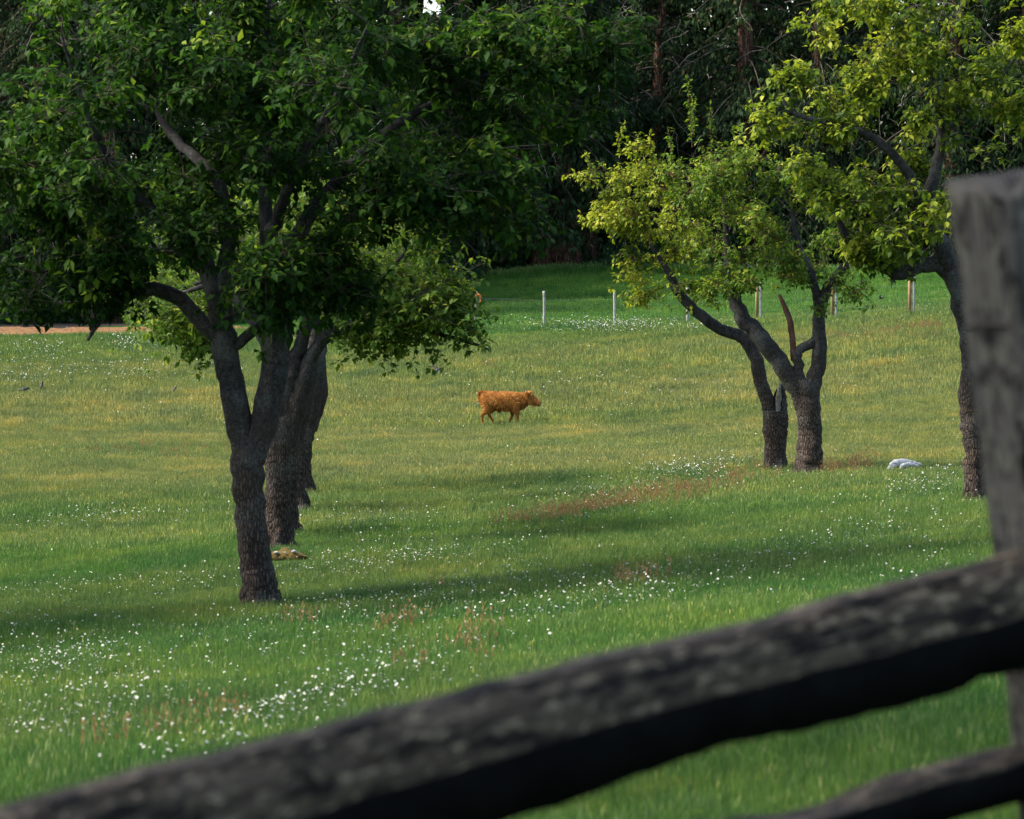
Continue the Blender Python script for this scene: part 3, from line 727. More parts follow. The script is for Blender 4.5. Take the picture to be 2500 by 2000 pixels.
# 6-7. the two trees in the middle distance on the right
bB = base_px(1893, 1147)
tB = Tree('orchard_tree', 'slim pear tree with a hollow split trunk and one arching limb', bB, 'orchard trees')
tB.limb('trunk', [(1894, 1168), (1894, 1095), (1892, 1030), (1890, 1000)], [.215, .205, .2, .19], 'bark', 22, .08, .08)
tB.limb('limb', [(1886, 1040), (1874, 980), (1858, 930), (1846, 880), (1830, 845), (1800, 818), (1743, 794), (1690, 750), (1656, 713), (1630, 660), (1590, 600)], [.13, .12, .115, .11, .105, .1, .095, .085, .07, .05, .03], 'limb', 14)
# open hollow snag: broken bark shell, pale wood inside, dark hollow
M['pale_wood'] = flat_mat('pale_weathered_wood', (.30, .28, .25), .85, (16, (.56, .54, .50)))
M['snag_wood'] = flat_mat('grey_snag_wood', (.07, .062, .052), .9, (18, (.20, .185, .16)))
M['hollow'] = flat_mat('dark_hollow', (.02, .015, .012), 1.0)  # plain near-black for the tube that fills the hollow
tB.limb('snag', [(1904, 1060), (1909, 1010), (1911, 965), (1908, 938)], [.14, .11, .085, .035], 'bark', 16, .03)
tB.limb('snag_wood', [(1896, 1038, -.14), (1899, 1000, -.10), (1902, 965, -.08), (1905, 936, -.05)], [.008, .045, .05, .012], 'snag_wood', 10, .03)
tB.limb('hollow', [(1894, 1030, -.13), (1890, 1000, -.08), (1890, 975, -.04), (1897, 948, -.02)], [.006, .035, .03, .008], 'hollow', 8, .03)
tB.crown([(1490, 540, 85, 55, 0, .9, 2.2), (1530, 430, 75, 100, 0, .9, 1.8), (1620, 640, 110, 90, -.2, 1.2, 2.6), (1560, 700, 60, 40, 0, .6, .8), (1650, 520, 130, 130, 0, 1.5, 3.5), (1460, 440, 40, 60, 0, .5, .7), (1720, 700, 70, 50, -.3, .7, .9)],
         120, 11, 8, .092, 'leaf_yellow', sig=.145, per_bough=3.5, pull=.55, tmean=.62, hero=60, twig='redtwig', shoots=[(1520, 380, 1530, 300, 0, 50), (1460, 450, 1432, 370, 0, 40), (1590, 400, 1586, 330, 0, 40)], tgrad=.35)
bA = base_px(1978, 1161)
tA = Tree('orchard_tree', 'pear tree with stout plated trunk and a looped limb beside the split trunk', bA, 'orchard trees')
tA.limb('trunk', [(1980, 1186), (1978, 1105), (1975, 1030), (1970, 970), (1962, 925)], [.245, .225, .215, .215, .18], 'bark', 26, .07, .10)
tA.limb('limb', [(1972, 1040), (1955, 965), (1920, 915), (1890, 868), (1855, 825), (1812, 771), (1785, 700), (1775, 600), (1768, 500), (1750, 430)], [.08, .18, .165, .155, .14, .11, .08, .05, .03, .012], 'limb', 16)
tA.limb('limb', [(1974, 1040), (1979, 965), (1994, 905), (2000, 860), (1999, 812), (2004, 745), (2030, 690), (2060, 655), (2110, 620)], [.08, .17, .145, .13, .12, .105, .09, .075, .04], 'limb', 14)
tA.limb('limb', [(1964, 1000), (1952, 935), (1946, 890), (1948, 865), (1962, 848), (1990, 832)], [.08, .14, .115, .095, .09, .085], 'limb', 12)
tA.limb('dead_stem', [(1940, 880), (1936, 840), (1930, 790), (1918, 755), (1902, 720)], [.06, .055, .055, .05, .03], 'redtwig', 10)
tA.limb('limb', [(2000, 760), (1985, 680), (1950, 600), (1930, 500), (1900, 420)], [.09, .07, .05, .03, .012], 'limb', 10)
tA.crown([(1820, 560, 150, 150, 0, 1.8, 5), (1960, 600, 120, 120, -.2, 1.6, 3.5), (1740, 440, 130, 90, 0, 1.4, 3), (1880, 420, 130, 80, 0, 1.4, 3), (1900, 710, 90, 45, -.4, .9, 1.4), (2060, 700, 60, 26, -.2, .5, .6), (1770, 690, 80, 50, -.3, .9, 1.2), (2010, 480, 70, 80, .2, .9, 1.3), (1975, 815, 14, 12, -.2, .1, .08)],
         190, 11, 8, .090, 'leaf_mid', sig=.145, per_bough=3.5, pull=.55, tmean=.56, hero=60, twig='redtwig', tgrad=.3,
         shoots=[(1690, 360, 1678, 195, 0, 90), (1738, 380, 1732, 255, 0, 70), (1690, 330, 1690, 230, .2, 50), (1640, 400, 1628, 310, 0, 50), (1990, 470, 2000, 370, 0, 60), (1930, 460, 1935, 380, 0, 50), (1800, 380, 1815, 300, 0, 50), (2080, 720, 2118, 706, 0, 30)])

# 8. right-hand tree, half behind the fence post
bR = base_px(2384, 1230)
tR = Tree('orchard_tree', 'tall yellow green pear tree whose thin dark trunk rises beside the weathered fence post', bR, 'orchard trees')
tR.limb('trunk', [(2386, 1256), (2384, 1150), (2376, 1060), (2368, 980), (2372, 900), (2372, 840), (2362, 780), (2345, 710), (2325, 660)], [.17, .155, .145, .15, .145, .14, .145, .15, .16], 'bark', 20, .08, .10)
tR.limb('limb', [(2330, 680), (2300, 610), (2270, 560), (2262, 500), (2285, 420), (2300, 330), (2280, 200), (2250, 60)], [.14, .11, .09, .075, .06, .045, .03, .015], 'limb', 14)
tR.limb('limb', [(2325, 670), (2285, 645), (2240, 648), (2200, 668), (2175, 660), (2130, 640), (2080, 600), (2050, 540), (2030, 430)], [.12, .105, .1, .09, .07, .055, .045, .035, .02], 'limb', 12)
tR.limb('limb', [(2265, 520), (2200, 400, -.3), (2120, 330, -.4), (2020, 300, -.4), (1930, 270, -.3), (1900, 190, -.3)], [.08, .065, .055, .04, .03, .012], 'limb', 10)
tR.limb('limb', [(2300, 330), (2400, 240, .4), (2480, 140, .6), (2540, 40, .6)], [.035, .026, .018, .010], 'limb', 10)
tR.crown([(1920, 270, 65, 55, -.3, .5, 1.2), (1940, 180, 55, 40, -.3, .4, .8), (2060, 290, 60, 55, -.3, .5, .9), (1880, 300, 40, 40, -.3, .3, .5), (2150, 200, 170, 100, 0, 1.3, 3.2), (2120, 40, 160, 90, 0, 1.3, 2.8), (2320, 130, 170, 130, 0, 1.6, 3.6), (2080, 480, 95, 70, -.2, .8, 1.9), (2230, 480, 130, 110, -.2, 1.2, 3),
          (2180, 580, 70, 35, -.6, .5, 1.0), (2130, 615, 75, 40, 0, .6, 1.7), (2400, 235, 110, 70, -.5, .7, 1.6), (2450, 330, 100, 120, 0, 1.4, 2), (2520, 150, 120, 150, 0, 1.6, 2), (2370, 540, 50, 70, 0, .8, .7), (2000, 420, 50, 50, -.2, .5, .5), (2230, 350, 100, 60, 0, 1, 1.3), (2320, -80, 300, 80, 0, 2, 3)],
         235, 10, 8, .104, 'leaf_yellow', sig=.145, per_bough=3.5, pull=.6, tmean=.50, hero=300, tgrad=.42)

# 9. neighbour tree whose branches reach in from the left
bL = gp(-9.0, 29.6)
tL = Tree('orchard_tree', 'pear tree left of the leaning one, its shadow lying across the daisies', bL, 'orchard trees')
bl = np.array(bL)
tL.limb('trunk', [bl + (0, 0, -.15), bl + (.05, 0, .8), bl + (-.05, .1, 1.7), bl + (0, 0, 2.2)], [.2, .17, .17, .17], 'bark', 20, .08, .12, world=True)
for q in ((1.6, .3, 1.2), (-1.8, -.4, 1.4), (.5, 1.4, 1.8), (-.3, -1.5, 1.6), (.3, 0, 2.6)):
    a = bl + (0, 0, 2.1); tL.limb('limb', [a, a + np.array(q) * .4 + (0, 0, .3), a + np.array(q), a + np.array(q) * 1.7 + (0, 0, -.1)], [.12, .09, .06, .03], 'limb', 10, world=True)
X0, Y0 = project(bl + (0, 0, 4.3)); sc_ = FPX / bL.y
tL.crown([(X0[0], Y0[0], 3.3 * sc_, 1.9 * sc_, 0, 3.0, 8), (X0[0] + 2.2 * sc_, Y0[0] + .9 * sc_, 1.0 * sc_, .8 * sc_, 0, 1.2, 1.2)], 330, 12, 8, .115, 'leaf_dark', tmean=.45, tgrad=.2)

# 10. unseen tree added beside the rail fence to keep the rails in shade
bS = gp(-4.6, 4.6); bl = np.array(bS)
tS = Tree('orchard_tree', 'unseen pear tree added beside the rail fence to shade its rails', bS, 'orchard trees')
tS.limb('trunk', [bl + (0, 0, -.15), bl + (.1, 0, 1.5), bl + (0, .1, 3.2), bl + (.1, 0, 4.2)], [.26, .21, .2, .17], 'bark', 20, .08, .12, world=True)
for q in ((1.6, .6, 1.0), (-1.5, -.6, 1.3), (.6, 1.6, 1.5), (-.2, -1.6, 1.4), (.2, 0, 2.4)):
    a = bl + (0, 0, 4.0); tS.limb('limb', [a, a + np.array(q) * .4 + (0, 0, .3), a + np.array(q), a + np.array(q) * 1.6], [.14, .10, .07, .03], 'limb', 10, world=True)
X0, Y0 = project(bl + (1.4, 0, 6.4)); X1, Y1 = project(bl + (-.6, 0, 6.0)); sc_ = FPX / bS.y
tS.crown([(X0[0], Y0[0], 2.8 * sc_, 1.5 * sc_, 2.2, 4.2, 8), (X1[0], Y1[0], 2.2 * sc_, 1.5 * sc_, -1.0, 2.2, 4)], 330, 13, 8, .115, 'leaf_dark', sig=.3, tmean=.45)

bT = gp(-5.0, 12.2); bl = np.array(bT)  # second unseen tree, added to throw shade on the near grass
tT = Tree('orchard_tree', 'small unseen pear tree added farther along the rail fence to shade the grass behind the rails', bT, 'orchard trees')
tT.limb('trunk', [bl + (0, 0, -.15), bl + (.1, 0, 1.8), bl + (0, .1, 3.6), bl + (.1, 0, 5.4)], [.22, .18, .16, .12], 'bark', 18, .08, .12, world=True)
for q in ((1.2, .6, 1.0), (-1.0, -.6, 1.2), (.4, 1.6, 1.2), (-.2, -1.6, 1.2)):
    a = bl + (0, 0, 5.0); tT.limb('limb', [a, a + np.array(q) * .4 + (0, 0, .3), a + np.array(q), a + np.array(q) * 1.5], [.10, .08, .05, .02], 'limb', 10, world=True)
X0, Y0 = project(bl + (.5, 0, 6.8)); sc_ = FPX / bT.y
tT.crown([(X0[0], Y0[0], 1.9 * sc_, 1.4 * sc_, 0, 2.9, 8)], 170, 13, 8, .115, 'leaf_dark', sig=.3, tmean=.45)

# ------------------------------------------------------------------ the wood behind the meadow
def cedar_variant(H, rad, nfrond, droop=1.0, lo=.06):
    """trunk, hanging foliage and dead twigs of one cedar, foot at the origin"""
    tr = MB(); z = np.linspace(-.3, H, 16); P = np.stack([.12 * np.sin(z * .5), .1 * np.cos(z * .4), z], -1)
    ph = rng.uniform(0, 6, 3)
    lf = lambda t, a: 1 + (.18 * np.sin(5 * a + ph[0]) + .10 * np.sin(9 * a + ph[1])) * np.exp(-t * 5) + .05 * np.sin(13 * a)
    tr.add(*tube(P, .52 * (1 - z / H * .93) ** .9 * (1 + .4 * np.exp(-np.maximum(z, 0) / .8)), 28, .02, True, lf))
    nb = int(H * 6.5); br = MB(); V, F, T = [], [], []; K = 0
    zb = np.sort(rng.uniform(lo, .98, nb)) * H
    pos, dirs, tn = [], [], []
    per = max(6, nfrond // nb)
    for zz in zb:
        a = rng.uniform(0, 6.283); f = 1 - zz / H; L_ = rad * (f ** .65) * rng.uniform(.55, 1.1)
        if zz < H * .12: L_ *= .8
        t = np.linspace(0, 1, 7); sag = (.38 + .25 * rng.random()) * droop
        o = np.array([math.cos(a), math.sin(a), 0])
        B = np.array([0, 0, zz]) + o * (L_ * t)[:, None] + np.array([0, 0, 1.0]) * (L_ * (.25 * t - sag * t * t * 1.6 + .38 * sag * t ** 4))[:, None]
        br.add(*tube(B, np.linspace(.05, .008, 7), 4, 0, False))
        n = max(4, int(per * (.35 + L_ / rad)))
        g = rng.uniform(.04, 1.0, n) ** .8
        pp = np.stack([np.interp(g, t, B[:, k]) for k in range(3)], -1)
        sd = np.array([-o[1], o[0], 0])
        off = rng.normal(0, 1, n)[:, None] * sd * (.12 + .30 * g[:, None]) * L_ * .35
        drop = np.abs(rng.normal(0, .34, n))
        pp = pp + off + np.array([0, 0, -1.0]) * (drop + .25 * np.abs(off).sum(1))[:, None]
        pos.append(pp); dirs.append(o * .35 + sd * np.sign(off @ sd)[:, None] * .3 + np.array([0, 0, -1.0]) + rng.normal(0, .38, (n, 3)))
        tn.append(np.clip(rng.normal(.42, .13) + rng.normal(0, .18, n), 0, 1))
    pos = np.vstack(pos); dirs = unit(np.vstack(dirs)); tn = np.concatenate(tn); n = len(pos)
    tn[rng.random(n) < .03] = 1.0
    nm = unit(np.cross(dirs, rng.normal(size=(n, 3)))); ln = rng.uniform(.18, .42, n); w = rng.uniform(.028, .055, n)
    # a frond: a ragged hanging spray of three slim blades
    parts = []
    for (da, l0, l1) in ((0, 0, 1), (.5, .15, .75), (-.5, .25, .8)):
        dd = unit(dirs * math.cos(da) + nm * math.sin(da)); s_ = unit(np.cross(dd, np.cross(dd, nm) + rng.normal(0, .5, (n, 3))))
        p0 = pos + dirs * (ln * l0)[:, None]
        pm = p0 + dd * (ln * (l1 - l0) * .45)[:, None]; pe = p0 + dd * (ln * (l1 - l0))[:, None] + np.array([0, 0, -.04])
        parts.append(np.stack([p0, pm - s_ * w[:, None], pe, pm + s_ * w[:, None]], 1))
    V = np.concatenate(parts, 1).reshape(-1, 3)
    F = (np.arange(n)[:, None, None] * 12 + np.array([[0, 1, 2, 3], [4, 5, 6, 7], [8, 9, 10, 11]])).reshape(-1, 4)
    fo = np_mesh('cedar_crown', V, F, False, {'tint': np.repeat(tn, 12)}); fo.materials.append(M['cedar_leaf'])
    dt = MB()
    for i in range(60):
        a = rng.uniform(0, 6.283); zz = rng.uniform(.1, .7) * H; r0 = rad * (1 - zz / H) ** .65 * rng.uniform(.55, .95)
        p0 = np.array([math.cos(a) * r0, math.sin(a) * r0, zz]); dd = np.array([math.cos(a), math.sin(a), 0]) * rng.uniform(.2, .9) + np.array([-math.sin(a), math.cos(a), 0]) * rng.normal(0, .8) + np.array([0, 0, rng.normal(-.3, .7)])
        L_ = rng.uniform(.5, 1.9); t = np.linspace(0, 1, 6)[:, None]
        dt.add(*tube(p0 + unit(dd) * L_ * t + np.array([0, 0, -.5]) * L_ * t * t * rng.uniform(-.3, 1) + rng.normal(0, .03, (6, 3)), np.linspace(.016, .006, 6), 3, 0, False))
    tm = tr.mesh('trunk'); tm.materials.append(M['cedar_bark'])
    bmsh = br.mesh('branches'); bmsh.materials.append(M['twig'])
    dm = dt.mesh('dead_twigs'); dm.materials.append(M['dead_twig'])
    return tm, bmsh, fo, dm
cedars = [cedar_variant(21, 5.2, 14500), cedar_variant(24, 5.8, 15500, 1.15, .075), cedar_variant(19, 4.6, 14000, .9), cedar_variant(22, 4.8, 14500, .95, .105)]
def place_cedar(x, y, k, s, rz, label, group='cedars of the wood', sink=.0):
    e = empty('cedar_tree', gp(x, y)); e.rotation_euler = (0, 0, rz); e.scale = (s, s, s); tag(e, label, 'tree', group)
    for nm, me in zip(('trunk', 'branches', 'crown', 'dead_branches'), cedars[k]):
        o = bpy.data.objects.new(nm, me); COL.objects.link(o); o.parent = e
        if nm != 'trunk': o['kind'] = 'stuff'
    return e
def px_at(px, y): return float(rays(px, 670)[0]) * y
front = [(1326, 138.6, 3, 1.0, 'cedar with a dark furrowed double trunk at the wood edge'), (1378, 138.2, 3, 1.05, 'cedar with a sunlit reddish brown trunk at the wood edge'), (1441, 139.5, 3, .75, 'smaller cedar with a slim pale trunk next to the reddish one')]
for px, y, k, s, lab in front: place_cedar(px_at(px, y), y, k, s, random.uniform(0, 6), lab)
for i in range(12):
    x = -8 + i * 3.1 + random.uniform(-.7, .7)
    y = float(wood_edge(x)) + random.uniform(3.5, 5.5)
    if any(abs(x - px_at(p, yy)) < 1.3 for p, yy, *_ in front): y += 4
    place_cedar(x, y, i % 3, random.uniform(.85, 1.1), random.uniform(0, 6), 'dark drooping cedar in the front rank of the wood')
for i in range(8):
    x = -33 + i * 3.6 + random.uniform(-.8, .8); y = float(wood_edge(x)) + random.uniform(5, 8)
    place_cedar(x, y, i % 3, random.uniform(.66, .80), random.uniform(0, 6), 'dark cedar standing behind the bark mulch bed')
for i in range(15):
    x = -30 + i * 4.6 + random.uniform(-1, 1); y = float(wood_edge(x)) + random.uniform(11, 15)
    place_cedar(x, y, (i + 1) % 3, random.uniform(1.0, 1.25), random.uniform(0, 6), 'tall shadowed cedar in the second rank of the wood')
# the mass of the wood behind
n = 88000
x = rng.uniform(-62, 62, n); y = wood_edge(x) + rng.uniform(18, 26, n); z = ground(x, y) + rng.uniform(0, 1, n) ** .9 * (20 + 3 * np.sin(x * .4))
px_, py_ = project(np.stack([x, y, z], -1)); ok = ~((px_ > 1025) & (px_ < 1085) & (py_ < 38)); x, y, z = x[ok], y[ok], z[ok]; n = len(x)
c = np.stack([x, y, z], -1); a = unit(rng.normal(size=(n, 3)) + np.array([0, 0, -.6])); b_ = unit(np.cross(a, rng.normal(size=(n, 3)))); ln = rng.uniform(.5, 1.1, n)[:, None]; w = rng.uniform(.14, .32, n)[:, None]
V = np.stack([c - a * ln * .5, c + b_ * w, c + a * ln * .5, c - b_ * w], 1).reshape(-1, 3)
tag(link('distant_wood', np_mesh('distant_wood', V, np.arange(n * 4).reshape(-1, 4), False, {'tint': np.repeat(np.clip(rng.normal(.4, .2, n), 0, 1), 4)}), None, (M['cedar_leaf'],)),
    'dense dark mass of evergreen wood behind the cedars', 'wood', kind='stuff')
# undergrowth shrubs along the edge
def shrub_mesh(rx, rz, n, key, leaf=.10):
    u = unit(rng.normal(size=(n, 3))) * (rng.random(n) ** .35)[:, None]; u[:, 2] = np.abs(u[:, 2])
    k = 1 + .3 * np.sin(4 * u[:, 0] + 3 * u[:, 2]) * np.sin(5 * u[:, 1])
    c = u * np.array([rx, rx * .8, rz]) * k[:, None]
    t = unit(rng.normal(size=(n, 3)) + u * .8); nr = unit(np.cross(t, rng.normal(size=(n, 3)))); sd = np.cross(t, nr); ls = leaf * rng.uniform(.6, 1.5, n)
    B = np.stack([sd, t, nr], -1); W = c[:, None] + (B @ (LEAF.T[None] * ls[:, None, None])).transpose(0, 2, 1)
    me = np_mesh('shrub_leaves', W.reshape(-1, 3), (np.arange(n)[:, None, None] * 5 + LEAF_F).reshape(-1, 3), False, {'tint': np.repeat(np.clip(rng.normal(.5, .22, n), 0, 1), 5)}); me.materials.append(M[key])
    st = MB()
    for i in range(9):
        a = rng.uniform(0, 6.28); e = np.array([math.cos(a) * rx * .6, math.sin(a) * rx * .5, rz * rng.uniform(.5, .9)])
        st.add(*tube(catmull([(0, 0, -.1), e * .4 + (0, 0, .2), e], .2), .02, 4, 0, False))
    sm = st.mesh('stems'); sm.materials.append(M['twig'])
    return me, sm
shr = [shrub_mesh(1.5, 1.5, 3500, 'under_leaf', .13), shrub_mesh(1.1, 1.9, 3000, 'broad_leaf', .12), shrub_mesh(1.9, 1.1, 3500, 'under_leaf', .15)]
spots = [(1120, .2, 0, .9, 'bright fern like bush by the shaded wood edge'), (1070, .6, 2, .9, 'low bush left of the fern like one at the wood edge'), (1180, 2.5, 1, 1.0, 'dark leafy bush in the shade between bush and trunks'), (1250, 1.6, 1, .7, 'small leafy bush left of the double trunk'),
         (1415, 1.8, 0, .6, 'small bush between the two lit cedar trunks'), (1530, .8, 2, 1.0, 'dark bush right of the slim pale trunk'), (1610, 1.5, 1, 1.1, 'dark bush behind the pear tree with the looped limb'), (1000, 1.5, 1, 1.1, 'bush at the left end of the far meadow')]
for px, dy, k, s, lab in spots:
    x = px_at(px, 137); y = float(wood_edge(x)) + dy
    e = empty('undergrowth_bush', gp(x, y)); e.scale = (s, s, s); e.rotation_euler = (0, 0, random.uniform(0, 6)); tag(e, lab, 'bush', 'bushes at the wood edge')
    for nm, me in zip(('leaves', 'stems'), shr[k]):
        o = bpy.data.objects.new(nm, me); COL.objects.link(o); o.parent = e; o['kind'] = 'stuff'
for i in range(22):
    x = -32 + i * 3.1 + random.uniform(-1, 1); y = float(wood_edge(x)) + (random.uniform(4.5, 7) if x < -8 else random.uniform(3.5, 6)); s = random.uniform(.9, 1.4)
    e = empty('undergrowth_bush', gp(x, y)); e.scale = (s, s, s); e.rotation_euler = (0, 0, random.uniform(0, 6)); tag(e, 'dark shrub growing in the shade under the cedars', 'bush', 'shrubs under the cedars')
    for nm, me in zip(('leaves', 'stems'), shr[i % 2]):
        o = bpy.data.objects.new(nm, me); COL.objects.link(o); o.parent = e; o['kind'] = 'stuff'

# dark timber fence behind the mulch bed
M['old_timber'] = flat_mat('old_timber', (.022, .016, .013), .9, (9, (.045, .032, .025)))
tf = empty('timber_fence', gp(-18, 106.5)); tag(tf, 'dark brown timber post and rail fence behind the bark mulch', 'fence')
fb = np.array(tf.location)
def plank(name, a, b_, w, h, parent, m, org):
    a, b_ = np.array(a, float), np.array(b_, float); ax = unit(b_ - a); up = np.array([0, 0, 1.0]) if abs(ax[2]) < .9 else np.array([0, 1.0, 0]); sd = unit(np.cross(ax, up)); up = np.cross(sd, ax)
    V = [p + sd * sx * w / 2 + up * sz * h / 2 for p in (a, b_) for sx, sz in ((-1, -1), (1, -1), (1, 1), (-1, 1))]
    mb = MB(); mb.add(V, None, [(0, 1, 2, 3), (7, 6, 5, 4), (0, 4, 5, 1), (1, 5, 6, 2), (2, 6, 7, 3), (3, 7, 4, 0)])
    o = link(name, mb.mesh(name, org, False), parent, (m,)); md = o.modifiers.new('bevel', 'BEVEL'); md.width = min(w, h) * .12; md.segments = 2
    return o
fx = np.arange(-27, -8.5, 2.4)
for i, x in enumerate(fx):
    p = np.array(gp(x, 106.6)); plank('post', p + (0, 0, -.2), p + (0, 0, 1.55), .15, .15, tf, M['old_timber'], fb)
    if i:
        q = np.array(gp(fx[i-1], 106.6))
        for h in (.95,): plank('rail', q + (0, -.09, h), p + (0, -.09, h), .04, .12, tf, M['old_timber'], fb)
# ------------------------------------------------------------------ wire fence across the meadow
M['post_pale'] = flat_mat('pale_round_post', (.17, .15, .125), .85, (12, (.36, .34, .30)))
M['post_brown'] = flat_mat('brown_stake', (.17, .10, .045), .85, (12, (.26, .16, .075)))
M['wire'] = flat_mat('galvanised_wire', (.16, .165, .165), .5, None, .4)
M['ribbon'] = flat_mat('orange_ribbon', (.55, .16, .04), .6)
wf = empty('wire_fence', base_px(1328, 798)); tag(wf, 'wire mesh fence on pale wooden posts across the far meadow', 'fence')
wb = np.array(wf.location)
post_px = [(820, 776, 690, 0), (990, 784, 702, 0), (1160, 789, 712, 6), (1328, 798, 711, 0), (1500, 797, 709, 0), (1678, 790, 702, 0), (1857, 784, 690, 0), (2042, 778, 682, 0), (2231, 770, 672, 0), (2425, 760, 660, 0)]
heads = []
for i, (px, py, ty, lean) in enumerate(post_px):
    b = np.array(base_px(px, py)); top = np.array(at(px + lean * .6, ty, b[1]))
    heads.append((b, top)); r_ = .047 if px != 1160 else .038
    mb = MB(); C = catmull([b + (0, 0, -.2), b, (b + top) / 2 + (rng.normal(0, .012), 0, 0), top], .08)
    mb.add(*tube(C, r_, 10, .05)); o = link('post', mb.mesh('post', wb), wf, (M['post_pale'],))
    if px == 1160:
        mb = MB(); mb.add(*tube([top + (0, 0, -.20), top + (0, 0, -.12), top + (0, 0, -.05)], [.062, .068, .06], 10, .1)); link('ribbon_knot', mb.mesh('ribbon_knot', wb), o, (M['ribbon'],))
        for e in ((.17, -.02, -.42), (.10, -.03, -.55)):
            t = np.linspace(0, 1, 9)[:, None]; L_ = top + (0.03, -.06, -.10) + np.array(e) * t + np.array([.05, .02, .06]) * np.sin(t * 5)
            V = np.stack([L_, L_ + (.035, .015, .02)], 1).reshape(-1, 3); k = np.arange(8)[:, None] * 2
            mb = MB(); mb.add(V, None, k + np.array([[0, 1, 3, 2]])); q = link('ribbon_tail', mb.mesh('ribbon_tail', wb), o, (M['ribbon'],)); q.modifiers.new('t', 'SOLIDIFY').thickness = .004
    if px in (2042, 2231, 1857):
        mb = MB(); mb.add(*tube([b + (-.135, .02, -.2), (b + top) / 2 + (-.13, .02, 0), top + (-.13, .02, .05)], .05, 8, .04)); link('brown_stake', mb.mesh('brown_stake', wb), wf, (M['post_brown'],))
wl = MB()
for h in (.08, .95):
    mb = MB(); mb.add(*tube(np.array([b + (t - b) * (h / np.linalg.norm(t - b)) + (0, -.06, 0) for b, t in heads]), .0013, 4, 0)); link('wire', mb.mesh('wire', wb), wf, (M['wire'],))
for (b, t), (b2, t2) in zip(heads[:-1], heads[1:]):
    n = int(np.linalg.norm(b2 - b) / .15)
    for h in (.2, .34, .5, .7): wl.add(*tube([b + unit(t - b) * h + (0, -.06, 0), b2 + unit(t2 - b2) * h + (0, -.06, 0)], .0009, 3, 0))
    for k in range(1, n):
        f = k / n; p = b + (b2 - b) * f; wl.add(*tube([p + (0, -.06, .06), p + (0, -.06, .95)], .0008, 3, 0))
o = link('wire_mesh', wl.mesh('wire_mesh', wb), wf, (M['wire'],)); o['kind'] = 'stuff'

# ------------------------------------------------------------------ pale fallen log
p = base_px(2205, 1147); mb = MB()
lg = empty('fallen_log', p); tag(lg, 'bleached broken log end lying in the grass near the plated trunk', 'log')
for C, r_ in (([(-.24, -.05, .05), (-.16, 0, .10), (-.03, .04, .13), (.12, .05, .12), (.26, .05, .10), (.36, .03, .075)], [.035, .06, .065, .05, .03, .004]),
              ([(-.05, -.10, -.02), (-.02, -.06, .07), (.10, -.03, .09), (.30, -.02, .06)], [.03, .045, .04, .006]), ([(-.27, -.06, -.02), (-.22, -.04, .05), (-.12, 0, .08)], [.03, .045, .04])):
    mb.add(*tube(catmull(C, .025), np.interp(np.linspace(0, 1, len(catmull(C, .025))), np.linspace(0, 1, len(r_)), r_), 11, .26))
link('weathered_wood', mb.mesh('weathered_wood'), lg, (M['pale_wood'],))

